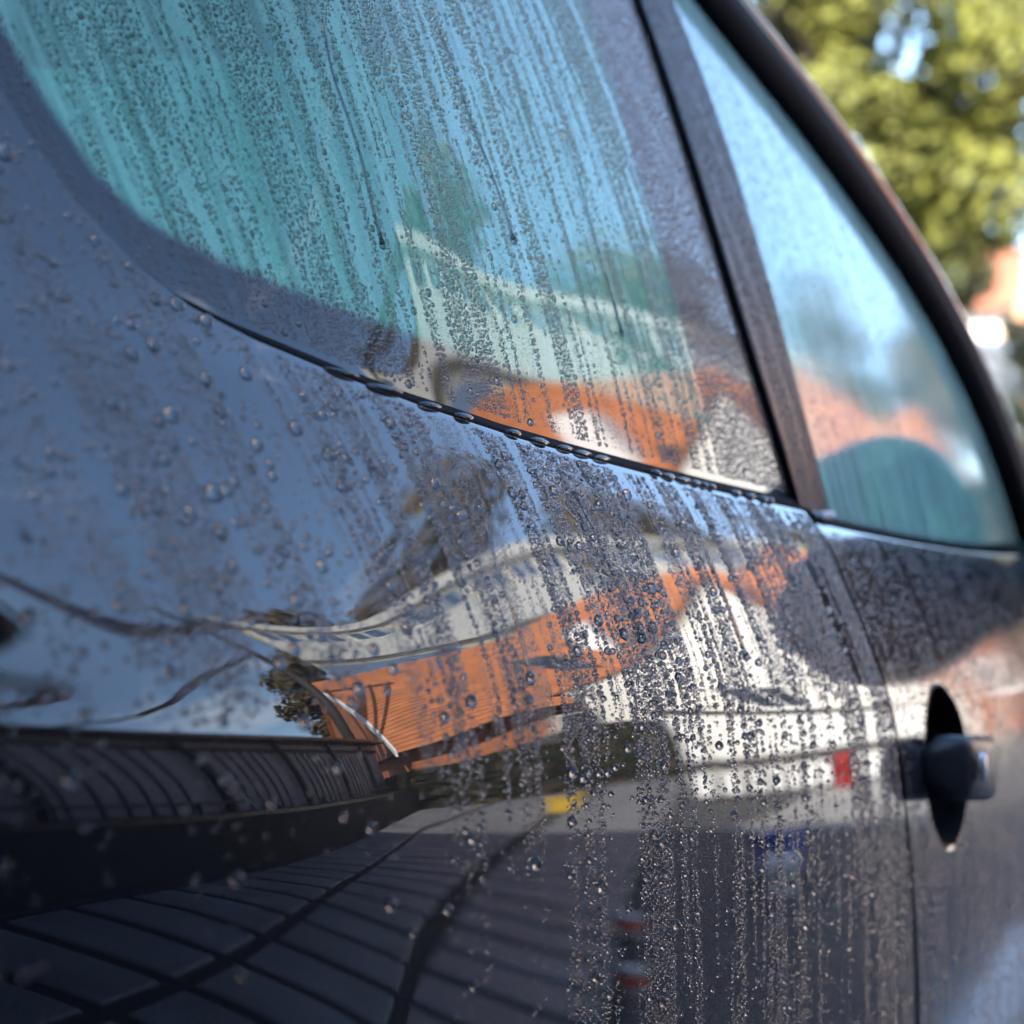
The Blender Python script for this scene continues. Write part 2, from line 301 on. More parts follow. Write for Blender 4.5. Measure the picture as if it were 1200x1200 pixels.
def true_normals(me, H, mask, flip=False):
    n = len(me.vertices); co = np.zeros(n * 3, np.float32); me.vertices.foreach_get('co', co); co = co.reshape(-1, 3).astype(float)
    if flip: co[:, 1] = CARW - co[:, 1]
    N = H.n(co[:, 0], co[:, 2])
    if flip: N[:, 1] *= -1
    N = N * mask[:, None]; me.normals_split_custom_set_from_vertices([tuple(q) for q in N])
car = thing('hatchback_car', 'black three-door hatchback seen close along its flank, covered with beads of water', 'car')
def mirror(v): v = np.array(v); v[:, 1] = CARW - v[:, 1]; return v
def both(name, X, Y, Z, m, label=None, coarse=1):
    v, q = grid(X, Y, Z); o = obj(name, npmesh(name, v, q), m, car)
    v2, q2 = grid(X[::coarse], Y[::coarse], Z[::coarse], True); o2 = obj(name, npmesh(name, mirror(v2), q2), m, car)
    return o, o2

# rear quarter panel
def arch(x, xw):
    d = np.maximum(.32 ** 2 - (x - xw) ** 2, 0); return np.maximum(.24, .29 + np.sqrt(d) - .02 * (d <= 0))
xa = np.concatenate([np.linspace(-.45, .30, 60, endpoint=False), np.linspace(.30, .49, 60, endpoint=False), np.linspace(.49, .52, 60, endpoint=False), np.linspace(.52, 1.048, 190)])
t = np.linspace(0, 1, 230)
Xn = np.repeat(xa[:, None], len(t), 1); zl = arch(xa, .12); zh = OPEN(xa); zm = zb(xa) - .035
Z = np.concatenate([zl[:, None] + (zm - zl)[:, None] * t[None, :170] / t[170], zm[:, None] + (zh - zm)[:, None] * ((t[None, 170:] - t[170]) / (1 - t[170]))], 1)
wt = np.clip((Xn - .52) / (1.048 - .52), 0, 1) ** 3
X = Xn + (GAP(Z) - .0026 - 1.048) * wt
X, Y, Z = with_edge(X, FB.y(X, Z), Z, right=True)
qp, _ = both('quarter_panel', X, Y, Z, M['paint'])
mk_ = np.zeros(X.shape); mk_[:-3, :-3] = 1; true_normals(qp.data, FB, mk_.ravel())
# door skin with the oval finger recess pressed into it
HX, HZ = 1.146, .8105
xa = np.linspace(1.051, 1.80, 250); t = np.linspace(0, 1, 240)
zl = np.full(len(xa), .26); zh = zb(xa) - .0035
Xn = np.repeat(xa[:, None], len(t), 1); Z = zl[:, None] + (zh - zl)[:, None] * t[None]
X = Xn + (GAP(Z) + .0026 - 1.051) * (1 - np.clip((Xn - 1.051) / .55, 0, 1)) ** 3
Yd = FB.y(X, Z)
q = ((X - HX) / .044) ** 2 + ((Z - HZ) / .042) ** 2
Yd = Yd + .030 * np.clip(1 - q, 0, 1) ** 0.5
X, Y, Z = with_edge(X, Yd, Z, left=True)
dr, dl = both('door', X, Y, Z, M['doorpaint'])
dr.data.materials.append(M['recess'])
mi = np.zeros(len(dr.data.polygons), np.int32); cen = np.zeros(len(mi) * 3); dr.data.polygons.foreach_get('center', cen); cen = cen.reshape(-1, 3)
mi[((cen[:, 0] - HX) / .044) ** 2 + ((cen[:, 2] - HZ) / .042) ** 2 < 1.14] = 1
mi[:3 * (X.shape[1] - 1)] = 1  # edge return set black: shade inside the gap put into its colour
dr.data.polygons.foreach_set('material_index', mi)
mk_ = np.zeros(X.shape); mk_[3:, :-3] = 1; mk_ *= (((X - HX) / .047) ** 2 + ((Z - HZ) / .045) ** 2 > 1); true_normals(dr.data, FB, mk_.ravel())
# front wing
xa = np.linspace(1.805, 2.95, 60); t = np.linspace(0, 1, 60); zl = arch(xa, 2.35); zh = .905 - .16 * np.clip((xa - 1.8) / 1.15, 0, 1) ** 2
X = np.repeat(xa[:, None], len(t), 1); Z = zl[:, None] + (zh - zl)[:, None] * t[None]
X, Y, Z = with_edge(X, FB.y(X, Z), Z); both('front_wing', X, Y, Z, M['paint'])
def handle():
    y0 = float(FB.y(HX, HZ)); n = FB.n(np.array(HX), np.array(HZ)); mb = MB(); secs = []
    L0, L1 = -.050, .034
    for s in np.linspace(0, 1, 17):
        dx = L0 + (L1 - L0) * s; e = min(1, min(s, 1 - s) / .10); e = math.sin(e * math.pi / 2) if e > 0 else 0.12
        h = .0175 * (0.72 + .28 * e) * (e ** .35 if e > .05 else .5); th = .011 * max(.35, e); yo = float(FB.y(HX + dx, HZ)) - .009 - .006 * math.sin(math.pi * s)
        if s in (0, 1): yo += .008
        secs.append([(HX + dx, yo - th * math.copysign(abs(math.cos(a)) ** .4, math.cos(a)), HZ - .1 * dx + h * math.copysign(abs(math.sin(a)) ** .45, math.sin(a))) for a in np.linspace(0, 2 * math.pi, 20, endpoint=False)])
    n_ = 20; v = [p for s_ in secs for p in s_]; f = []
    for i in range(len(secs) - 1):
        for j in range(n_): f.append((i * n_ + j, (i + 1) * n_ + j, (i + 1) * n_ + (j + 1) % n_, i * n_ + (j + 1) % n_))
    f += [tuple(range(n_)), tuple((len(secs) - 1) * n_ + j for j in range(n_))[::-1]]
    mb.add(v, f)
    for dx in (-.038, .022): mb.box((HX + dx - .008, float(FB.y(HX + dx, HZ)) - .012, HZ - .011 - .1 * dx), (HX + dx + .008, float(FB.y(HX + dx, HZ)) + .004, HZ + .011 - .1 * dx))
    h = mb.build('door_handle', M['grip'], dr, True)
    k = MB(); c = (HX - .030, float(FB.y(HX - .030, HZ)) - .0262, HZ + .004)
    k.add([(c[0] + .0042 * math.cos(a), c[1] + .0008 - .0025 * r_, c[2] + .0085 * math.sin(a)) if r_ == 0 else (c[0] + .0034 * math.cos(a), c[1] - .002, c[2] + .0072 * math.sin(a)) for r_ in (0, 1) for a in np.linspace(0, 2 * math.pi, 18, endpoint=False)],
          [(j, (j + 1) % 18, 18 + (j + 1) % 18, 18 + j) for j in range(18)] + [tuple(range(18, 36))])
    kl = k.build('lock_cylinder', M['chrome'], dr, True)
handle()
# black strip seen in the panel gap, and the seal under the windows
z = np.linspace(.26, 1.40, 160); X = np.stack([GAP(z) - .014, GAP(z) + .014]); Zg = np.stack([z, z])
both('door_seal', X, FB.y(X, np.minimum(Zg, zb(X) - .001)) * (Zg < zb(X)) + FG.y(X, Zg) * (Zg >= zb(X)) + .0065, Zg, M['rubber'])
xs_ = np.concatenate([np.linspace(.4985, .53, 50, endpoint=False), np.linspace(.53, 1.06, 120, endpoint=False), np.linspace(1.06, 1.74, 80)])
zo = np.where(xs_ < 1.062, OPEN(xs_), zb(xs_) - .003)
def strip(name, x, rows, m):
    X = np.stack([x] * len(rows), 1); Zr = np.stack([r_[0] for r_ in rows], 1); Yr = np.stack([r_[1] for r_ in rows], 1)
    return both(name, X, Yr, Zr, m)
yb_ = FB.y(xs_, zo)
strip('window_seal', xs_, [(zo - .004, yb_ + .007), (zo + .0005, yb_ + .0040), (zo + .0030, yb_ + .0034), (zo + .0054, FG.y(xs_, zo + .0054) - .0020), (zo + .0070, FG.y(xs_, zo + .0070) - .0014), (zo + .0078, FG.y(xs_, zo + .0078) + .003)], M['rubber'])

# panes
def pane(name, X, Z, m, frit=None, th=.0035):
    Y0 = FG.y(X, Z); N = FG.n(X, Z); v, q = grid(X, Y0, Z); n = len(v)
    v2 = v - N.reshape(-1, 3) * th; q2 = q[:, ::-1] + n
    nx, nz_ = X.shape; ids = np.arange(nx * nz_).reshape(nx, nz_); rim = np.concatenate([ids[:, 0], ids[-1, 1:], ids[-2::-1, -1], ids[0, -2:0:-1]])
    r2 = np.roll(rim, -1); side = np.stack([rim, rim + n, r2 + n, r2], -1)
    V = np.concatenate([v, v2]); Q = np.concatenate([q, q2, side])
    out = []
    for mir in (False, True):
        me = npmesh(name, mirror(V) if mir else V, Q[:, ::-1] if mir else Q)
        if frit is not None:
            at = me.attributes.new('frit', 'FLOAT', 'POINT'); at.data.foreach_set('value', np.tile(frit.ravel(), 2).astype(np.float32))
        out.append(obj(name, me, M['farglass'] if mir else m, car))
    return out
xa = np.concatenate([np.linspace(.475, .53, 70, endpoint=False), np.linspace(.53, 1.035, 190)]); t = np.linspace(0, 1, 150)
Xn = np.repeat(xa[:, None], len(t), 1); zl = np.minimum(OPEN(xa), 1.31) - .004; zh = railz(xa) - .035
Z = zl[:, None] + (zh - zl)[:, None] * t[None]
X = Xn + (GAP(Z) - .0006 - 1.035) * np.clip((Xn - .53) / (1.035 - .53), 0, 1) ** 3
FW = curve([(.47, .012), (.5, .012), (.52, .024), (.56, .030), (.70, .031), (.82, .034), (.9, .035), (1.1, .035)])
ox = np.concatenate([np.linspace(.47, .53, 120), np.linspace(.53, 1.06, 130)]); oz = OPEN(ox)
D = np.full(X.size, 9.0)
pts = np.stack([X.ravel(), Z.ravel()], -1)
for k in range(0, len(pts), 4000):
    d2 = (pts[k:k + 4000, None, 0] - ox[None]) ** 2 + (pts[k:k + 4000, None, 1] - oz[None]) ** 2; D[k:k + 4000] = np.sqrt(d2.min(1))
D = D.reshape(X.shape) * np.where(Z < OPEN(X), -1, 1)
fr = FW(X) - D; fr = np.maximum(fr, X - curve([(.95, .952), (1.033, .950), (1.076, .9545), (1.142, .962), (1.2166, .988), (1.4, 1.05)])(Z)); fr = np.maximum(fr, Z - (zh[:, None] - .03))
pane('quarter_window', X, Z, M['glass'], fr)
# door glass
xa = np.linspace(0, 1, 150); t = np.linspace(0, 1, 120)
T_, U_ = np.meshgrid(t, xa)
zr = np.linspace(.915, 1.42, 300); rx = np.array([np.interp(-z_, [-p[1] for p in RAIL[5:]], [p[0] for p in RAIL[5:]]) for z_ in zr])   # front edge, x over z
Z = .925 + (1.36 - .925) * T_
X = (PTR(Z) - .004) * (1 - U_) + (np.interp(Z, zr, rx) - .008) * U_
pane('door_window', X, Z, M['doorglass'])
# black trim of the door's rear post
z = np.linspace(.930, 1.40, 150); u = np.linspace(0, 1, 14)
Zt, Ut = np.meshgrid(z, u); X = (GAP(Zt) + .0022) * (1 - Ut) + PTR(Zt) * Ut; Yt = FG.y(X, Zt) - .0035
X, Yt, Zt = with_edge(X, Yt, Zt, left=True, right=True, top=False, dep=.012)
for o in both('door_post_trim', X, Yt, Zt, M['frame']):
    o.data.materials.append(M['recess']); mi = np.zeros(len(o.data.polygons), np.int32); mi[:3 * (X.shape[1] - 1)] = 1; o.data.polygons.foreach_set('material_index', mi)  # rear edge return black too, gap shade painted on
# small pale clip at the foot of the post
cx = 1.074; c0 = float(FB.y(cx, .947))
bevel(MB().box((cx - .009, c0 - .003, .9465), (cx + .012, c0 + .006, .9505)).build('corner_clip', M['palewhite'], car), .001)

def sweep(name, pts, prof, m, mir=True):
    """prof: (outwards from the flank, inwards towards the pane) offsets"""
    pts = np.array(pts, float); d = np.gradient(pts, axis=0); d /= np.linalg.norm(d, axis=1, keepdims=True)
    N = FG.n(pts[:, 0], pts[:, 2]); B = np.cross(d, N); B /= np.linalg.norm(B, axis=1, keepdims=True)
    rows = [pts + N * a + B * b for a, b in prof] ; rows.append(rows[0]); A = np.stack(rows, 1)
    v, q = grid(A[..., 0], A[..., 1], A[..., 2]); obj(name, npmesh(name, v, q), m, car)
    if mir: v, q = grid(A[..., 0], A[..., 1], A[..., 2], True); obj(name, npmesh(name, mirror(v), q), m, car)
rl = np.array([(x, z) for x, z in RAIL if x > .45]); tt = np.linspace(0, 1, 120); cum = np.concatenate([[0], np.cumsum(np.linalg.norm(np.diff(rl, axis=0), axis=1))]); cum /= cum[-1]
kx, kz = smoothc(list(zip(cum, rl[:, 0])), 400, 61)(tt), smoothc(list(zip(cum, rl[:, 1])), 400, 61)(tt)
RP = np.stack([kx, FG.y(kx, kz), kz], -1)
sweep('window_frame', RP, [(.004, -.004), (.013, -.001), (.017, .008), (.014, .022), (.006, .034), (-.004, .036), (-.012, .02)], M['rubber'])
sweep('roof_rail', RP + np.array([0, .004, .0]), [(.017, -.0005), (.0225, -.006), (.0215, -.016), (.010, -.026), (-.01, -.02)], M['paint'])
# roof, windscreen, bonnet, tail: lofted from the right rail to its mirror image
def loft(name, P, crown, m, n=28):
    P = np.array(P); s = np.linspace(0, 1, n); A = P[:, None] * np.ones((1, n, 1)); A[..., 1] = P[:, None, 1] + (CARW - 2 * P[:, None, 1]) * s[None]
    A[..., 2] += crown[:, None] * np.sin(math.pi * s)[None]
    A[..., 0] += np.array(getattr(loft, 'bow', 0.0)) * np.sin(math.pi * s)[None]
    v, q = grid(A[..., 0], A[..., 1], A[..., 2]); return obj(name, npmesh(name, v, q), m, car)
rp = np.array([(x, float(FG.y(x, z)) + .012, z + .006) for x, z in RAIL])
loft('roof', rp[1:9], np.full(8, .05), M['paint']); loft.bow = .10
loft('windscreen', rp[8:] + np.array([0, .01, 0]), np.linspace(.05, .02, len(rp) - 8), M['farglass']); loft.bow = 0.0
bx = np.linspace(1.70, 2.93, 20); bz = .915 - .16 * np.clip((bx - 1.8) / 1.15, 0, 1) ** 2
loft('bonnet', [(x, float(FB.y(x, z_)) + .01, z_) for x, z_ in zip(bx, bz)], np.full(20, .06), M['paint'])
tz = np.linspace(.30, 1.24, 20); loft.bow = -.12
loft('tailgate', [(-.44 + .10 * max(0, z_ - .95), float(FB.y(-.44, min(z_, 1.3))) + .002, z_) for z_ in tz], np.zeros(20), M['paint'])
loft.bow = .12; loft('front_bumper', [(2.94, float(FB.y(2.94, z_)) + .002, z_) for z_ in np.linspace(.24, .76, 12)], np.zeros(12), M['paint']); loft.bow = 0.0
def wheel(x, y):
    w = thing('wheel', None, None); w.parent = car; w.location = (x, y, .285); w.rotation_euler = (R(90), 0, 0)
    MB().lathe([(.19, -.085), (.265, -.085), (.285, -.06), (.285, .06), (.265, .085), (.19, .085), (.19, -.085)], 36).build('tyre', M['tyre'], w, True)
    MB().lathe([(.0, .06), (.06, .065), (.19, .045), (.19, -.08), (.0, -.08)], 36).build('rim', M['rim'], w, True)
for x in (.12, 2.35):
    for y in (.10, CARW - .10): wheel(x, y)
# cabin
MB().box((-.38, .10, .22), (2.8, CARW - .10, .34)).build('floor_pan', M['trim'], car)
for y0, y1 in ((.075, .105), (CARW - .105, CARW - .075)):
    mb = MB(); mb.box((.0, y0 + (.03 if y0 < .5 else -.03), .34), (1.68, y1 + (.03 if y0 < .5 else -.03), .915)); mb.build('door_card', M['trim'], car)
lp = np.array([(x, float(FG.y(x, z_)) + .05, z_ - .035) for x, z_ in RAIL[2:10]]); loft('headliner', lp, np.full(8, .05), M['liner'])
def seat(name, x, y, w, back_h):
    o = bevel(MB().box((x, y, .36), (x + .46, y + w, .56)).build(name, M['seat'], car), .05)
    b = MB(); b.hexa([(x - .02, y + .02, .50), (x + .11, y + .02, .50), (x + .11, y + w - .02, .50), (x - .02, y + w - .02, .50)], [(x - .22, y + .05, back_h), (x - .13, y + .05, back_h), (x - .13, y + w - .05, back_h), (x - .22, y + w - .05, back_h)])
    bevel(b.build('backrest', M['seat'], o), .04)
    return o
def headrest(o, x, y, z):
    bevel(MB().box((x - .05, y, z + .05), (x + .05, y + .25, z + .20)).build('headrest', M['seat'], o), .035)
    MB().tube([(x, y + .07, z - .03), (x, y + .07, z + .07)], .006).tube([(x, y + .18, z - .03), (x, y + .18, z + .07)], .006).build('headrest_stem', M['chrome'], o)
for y in (.17, .90):
    s_ = seat('front_seat', 1.22, y, .50, .93)
s_ = seat('rear_seat', .45, .18, CARW - .36, .88)
bevel(MB().hexa([(1.58, .12, .62), (1.95, .12, .62), (1.95, CARW - .12, .62), (1.58, CARW - .12, .62)], [(1.66, .12, .90), (1.95, .12, .86), (1.95, CARW - .12, .86), (1.66, CARW - .12, .90)]).build('dashboard', M['trim'], car), .03)
MB().tube([(1.50 + .07 * math.sin(a), .44 + .17 * math.cos(a), .86 + .165 * math.sin(a)) for a in np.linspace(0, 2 * math.pi, 33)], .014).build('steering_wheel', M['trim'], car, True)
# door mirror, just outside the picture: the dark dome in the door window is its reflection
def mirror_housing():
    me = bpy.data.meshes.new('door_mirror'); bm = bmesh.new(); bmesh.ops.create_uvsphere(bm, u_segments=32, v_segments=20, radius=1)
    for v in bm.verts:
        x, y, z = v.co; p = lambda a, e: math.copysign(abs(a) ** e, a)
        v.co = (1.655 + .055 * p(x, .8), -.055 + .125 * p(y, .75), .985 + .085 * p(z, .75))
    bm.to_mesh(me); bm.free(); o = obj('door_mirror', me, M['paint'], car, True)
    v = np.array([p_.co[:] for p_ in me.vertices]); q = [tuple(p_.vertices)[::-1] for p_ in me.polygons]
    obj('door_mirror', mesh('door_mirror', mirror(v), q), M['paint'], car, True)
    for s in (0, 1):
        f_ = (lambda y: y) if s == 0 else (lambda y: CARW - y)
        MB().tube([(1.66, f_(.00), .915), (1.66, f_(.085), .905)], .022, 10).build('mirror_arm', M['paint'], car, True)
mirror_housing()

# ------------------------------------------------------------------ water: beads, drops, trickles
def vn(nx, nz_, cx, cz):
    gx, gz = int(nx / cx) + 3, int(nz_ / cz) + 3; g = rng.random((gx, gz))
    a = np.arange(nx) / cx + rng.random(); b = np.arange(nz_) / cz + rng.random(); i = a.astype(int); j = b.astype(int); a = a - i; b = b - j
    i = np.minimum(i, gx - 2); j = np.minimum(j, gz - 2); a = a * a * (3 - 2 * a); b = b * b * (3 - 2 * b); a = a[:, None]; b = b[None]
    return (g[np.ix_(i, j)] * (1 - a) + g[np.ix_(i + 1, j)] * a) * (1 - b) + (g[np.ix_(i, j + 1)] * (1 - a) + g[np.ix_(i + 1, j + 1)] * a) * b
def density(x0, x1, z0, z1, thr, soft, tracks, top_full=0.0, wander=.004, wide=(.0008, .004), fine=1.0):
    """how densely beads stand: 1 mm x 1 mm raster; water has run down in clear streaks"""
    h = .0005; nx, nz_ = int((x1 - x0) / h), int((z1 - z0) / .002)
    d = .50 * vn(nx, nz_, 7 * fine, 55) + .28 * vn(nx, nz_, 22 * fine, 70) + .22 * vn(nx, nz_, 3 * fine, 30)
    d = np.clip((d - thr) / soft + .5, 0, 1)
    if top_full: d = np.maximum(d, np.clip((np.linspace(0, 1, nz_)[None] - top_full) / .12, 0, 1) * (.75 + .25 * vn(nx, nz_, 30, 30)))
    zz = np.linspace(z0, z1, nz_); xx = np.linspace(x0, x1, nx)
    for _ in range(tracks):
        xc = rng.uniform(x0, x1); w = rng.uniform(*wide) * rng.choice([.6, 1, 1, 1.6]); top = rng.uniform(z0 + .3 * (z1 - z0), z1 * 1.02); bot = z0 if rng.random() < .7 else rng.uniform(z0, top)
        path = xc + wander * np.cumsum(rng.normal(0, .12, nz_)) * .6
        m = (np.abs(xx[:, None] - path[None]) < w * (.8 + .2 * vn(1, nz_, 1, 12))) & (zz < top)[None] & (zz > bot)[None]
        d[m] *= .03
    return d
class Beads:
    def __init__(s): s.P = []; s.N = []; s.r = []; s.zone = []
    def scatter(s, H, zone, box, valid, D, classes, off=0.0):
        x0, x1, z0, z1 = box; h = .0002; ox, oz = int((x1 - x0) / h) + 40, int((z1 - z0) / h) + 40; occ = np.zeros((ox, oz), bool)
        for (ra, rb, n, gam, pack) in classes:
            x = rng.uniform(x0, x1, n); z = rng.uniform(z0, z1, n); r = ra + (rb - ra) * rng.random(n) ** 1.8
            di = np.minimum(((x - x0) / (x1 - x0) * D.shape[0]).astype(int), D.shape[0] - 1); dj = np.minimum(((z - z0) / (z1 - z0) * D.shape[1]).astype(int), D.shape[1] - 1)
            ok = (rng.random(n) < D[di, dj] ** gam) & valid(x, z); x, z, r = x[ok], z[ok], r[ok]
            keep = []
            cs = np.cos(np.arctan(0.35))
            ix = ((x - x0) / h).astype(int) + 20; iz = ((z - z0) / h).astype(int) + 20; k = np.maximum(1, np.rint(r * pack / h)).astype(int)
            for a in range(len(x)):
                i, j, kk = ix[a], iz[a], k[a]
                if occ[i, j]: continue
                i0, i1, j0, j1 = max(0, i - kk), i + kk + 1, max(0, j - kk), j + kk + 1
                sub = occ[i0:i1, j0:j1]
                if kk > 1 and sub[::2, ::2].sum() > .12 * max(1, sub.size / 4): continue
                sub[:] = True; keep.append(a)
            x, z, r = x[keep], z[keep], r[keep]
            y = H.y(x, z) + off; s.P.append(np.stack([x, y, z], -1)); s.N.append(H.n(x, z)); s.r.append(r); s.zone += [zone] * len(x)
    def cat(s): return np.concatenate(s.P), np.concatenate(s.N), np.concatenate(s.r), np.array(s.zone)
BD = Beads()
# quarter panel: bigger drops gather round the rear corner of the window
BD.scatter(FB, 'panel', (.36, .60, .93, 1.12), lambda x, z: (z < OPEN(x) - .003), .2 + .8 * vn(160, 120, 12, 12) ** 2, [(.0016, .0030, 260, 1, 1.25), (.0010, .0016, 900, 1, 1.1)])
bx = (.34, 1.06, .66, 1.13)
Dp = density(*bx, .44, .12, 120, wide=(.0008, .0026), fine=1.7)
nx, nz_ = Dp.shape; xx = np.linspace(bx[0], bx[1], nx)[:, None]; zz = np.linspace(bx[2], bx[3], nz_)[None]
Dp = np.maximum(Dp, .008 + .03 * vn(nx, nz_, 14, 12) * (zz < .90))
low = np.clip((.875 - zz) / .05, 0, 1); lowl = np.clip((.912 - zz) / .022, 0, 1); left = np.clip((.56 - xx) / .08, 0, 1)
soft = vn(nx, nz_, 26, 60); Dl = np.clip((.62 * soft + .38 * vn(nx, nz_, 60, 45) - .50) / .12 + .5, 0, 1)      # at the rear: broad soft runs
Dp = Dp * (1 - left) + np.clip(np.maximum(Dl, .03) - .30 * np.clip((zz - 1.0) / .05, 0, 1), 0, 1) * left
Dp = Dp * (1 - .25 * low * (vn(nx, nz_, 60, 40) * .4 + .6)) * (1 - .96 * lowl * np.clip((.62 - xx) / .06, 0, 1)) * (1 - .90 * low * np.clip((.73 - xx) / .08, 0, 1))
vp = lambda x, z: (z < OPEN(x) - .0015) & (x < GAP(z) - .003)
far = lambda x, z: vp(x, z) & (x > .47)
BD.scatter(FB, 'panel', bx, vp, Dp, [(.0013, .0024, 2600, .5, 1.2), (.0008, .0012, 42000, .9, 1.0)])
BD.scatter(FB, 'panel', bx, lambda x, z: vp(x, z) & (rng.random(len(x)) < np.clip((x - .36) / .12, .65, 1)), Dp, [(.0005, .0008, 130000, 1.0, .9)])
BD.scatter(FB, 'panel', bx, far, Dp * (1 - .45 * np.clip((.885 - zz) / .03, 0, 1)), [(.00030, .0005, 420000, 1.1, .85)])
BD.scatter(FB, 'panel', (.56, .98, .87, 1.0), far, density(.56, .98, .87, 1.0, .48, .14, 40, wide=(.001, .003)), [(.00018, .00030, 160000, 1.3, .75)])
# quarter window
bx = (.49, 1.09, .945, 1.27)
FR = curve([(.90, .956), (.95, .954), (1.033, .952), (1.076, .9565), (1.142, .964), (1.2166, .990), (1.4, 1.05)])
Dg = density(*bx, .45, .12, 130, top_full=.42, wide=(.0008, .0032), fine=1.4)
nx, nz_ = Dg.shape; xx = np.linspace(bx[0], bx[1], nx)[:, None]; zz = np.linspace(bx[2], bx[3], nz_)[None]
Dg = np.where((xx > FR(zz) - .004), np.maximum(Dg, .62 + .38 * vn(nx, nz_, 8, 40)), Dg)
fz = zz - OPEN(xx); Dg = np.where((fz < .030) & (xx < .66), np.maximum(Dg, np.clip(vn(nx, nz_, 10, 30) * 1.5 - .35, 0, .9)), Dg)
vg = lambda x, z: (z > OPEN(x) + .0105) & (x < GAP(z) - .002)
BD.scatter(FG, 'window', bx, vg, Dg, [(.0011, .0017, 1300, .8, 1.25), (.0008, .0011, 24000, .9, 1.0), (.0005, .0008, 110000, 1.0, .92), (.00028, .0005, 300000, 1.1, .85)])
BD.scatter(FG, 'window', bx, lambda x, z: vg(x, z) & (x > .56), density(*bx, .46, .15, 60, wide=(.001, .004)), [(.00018, .00028, 120000, 1.3, .8)])
# door and its post, door window: finer
bx = (1.03, 1.20, .93, 1.27)
BD.scatter(FG, 'post', bx, lambda x, z: (x > GAP(z) + .004) & (x < PTR(z) - .001), density(*bx, .22, .2, 12), [(.0007, .0013, 5000, 1, 1.0), (.0004, .0007, 40000, 1, .9)], off=-.0035)
bx = (1.08, 1.66, .93, 1.25)
BD.scatter(FG, 'doorwin', bx, lambda x, z: x > PTR(z) + .003, density(*bx, .42, .25, 40), [(.0007, .0011, 1500, 1, 1.2), (.0004, .0008, 22000, 1.0, 1.0)])
bx = (1.04, 1.62, .60, .945)
BD.scatter(FB, 'door', bx, lambda x, z: (x > GAP(z) + .004) & (z < zb(x) - .006) & (((x - HX) / .046) ** 2 + ((z - HZ) / .046) ** 2 > 1), density(*bx, .40, .25, 50), [(.0008, .0013, 1200, 1, 1.2), (.0005, .0009, 26000, 1.0, 1.0)])
P, N, r, zone = BD.cat()
# what the picture shows largest becomes a drop of its own
fw = np.array([math.cos(R(HEAD)), math.sin(R(HEAD)), 0]); rt_ = np.array([math.sin(R(HEAD)), -math.cos(R(HEAD)), 0])
V = P - CAM; dep = V @ fw; tn = math.tan(R(FOV / 2)); inpic = (np.abs(V @ rt_ / dep) < tn * .99) & (np.abs(V[:, 2] / dep) < tn * .99)
size = np.where(inpic, r / dep, 0)
quota = {'panel': 150, 'window': 70, 'door': 14, 'doorwin': 6, 'post': 6}; single = np.zeros(len(r), bool)
for zn_, k in quota.items():
    idx = np.where(zone == zn_)[0]; single[idx[np.argsort(-size[idx])[:k]]] = True
def dome(nseg, nring, h, seed=None):
    """a sessile drop: a cap of a sphere of unit base radius and height h, a little irregular"""
    g = np.random.default_rng(seed if seed is not None else 0); amp = 0 if seed is None else .06
    ph = g.uniform(0, 6.28, 3); Rr = (1 + h * h) / (2 * h); zc = h - Rr; th0 = math.acos(np.clip(-zc / Rr, -1, 1)); v = [(0, 0, h)]; f = []
    for i in range(1, nring + 1):
        th = th0 * i / nring; rr = Rr * math.sin(th); z = zc + Rr * math.cos(th)
        for j in range(nseg):
            a = 2 * math.pi * j / nseg; k = 1 + amp * (math.sin(2 * a + ph[0]) + .6 * math.sin(3 * a + ph[1])) * (i / nring); v.append((rr * k * math.cos(a), rr * k * math.sin(a), z - (.03 if i == nring else 0)))
    for j in range(nseg): f.append((0, 1 + j, 1 + (j + 1) % nseg))
    for i in range(nring - 1):
        for j in range(nseg): a, b = 1 + i * nseg, 1 + (i + 1) * nseg; f.append((a + j, b + j, b + (j + 1) % nseg, a + (j + 1) % nseg))
    return v, f
drop_meshes = {}
for k in range(5):
    for nm, h in (('panel', .86), ('window', .74)):
        v, f = dome(20, 7, h + .04 * (k - 2), k + 1); me = mesh('water_drop', v, f); me.materials.append(M['water']); me.polygons.foreach_set('use_smooth', [True] * len(f)); drop_meshes[nm, k] = me
LAB = {'panel': ('large round water drop clinging to the black rear quarter panel below the side window', 'water drops on the rear quarter panel'),
       'window': ('large round water drop clinging to the green rear side window', 'water drops on the rear side window'),
       'door': ('blurred water drop on the dull black door beyond the panel gap', 'water drops on the door'),
       'doorwin': ('blurred water drop on the pale green door window', 'water drops on the door window'),
       'post': ('water drop on the black post between the two side windows', 'water drops on the window post')}
def frame(n, up=Vector((0, 0, 1))):
    n = Vector(n).normalized(); u = (up - n * up.dot(n)).normalized(); return n, u, u.cross(n)
def place(name, me, p, n, sx, sy, sz, label, group, cat='water drop'):
    n, u, l = frame(n); o = bpy.data.objects.new(name, me); COL.objects.link(o)
    m = Matrix((l, u, n)).transposed().to_4x4(); o.matrix_world = Matrix.Translation(Vector(p)) @ m @ Matrix.Diagonal((sx, sy, sz, 1)); return tag(o, label, cat, group)
for i in np.where(single)[0]:
    kind = 'window' if zone[i] in ('window', 'doorwin') else 'panel'; rr = float(r[i])
    place('water_drop', drop_meshes[kind, int(rng.integers(5))], P[i], N[i], rr, rr * float(rng.uniform(1.0, 1.18)), rr, *LAB[zone[i]])
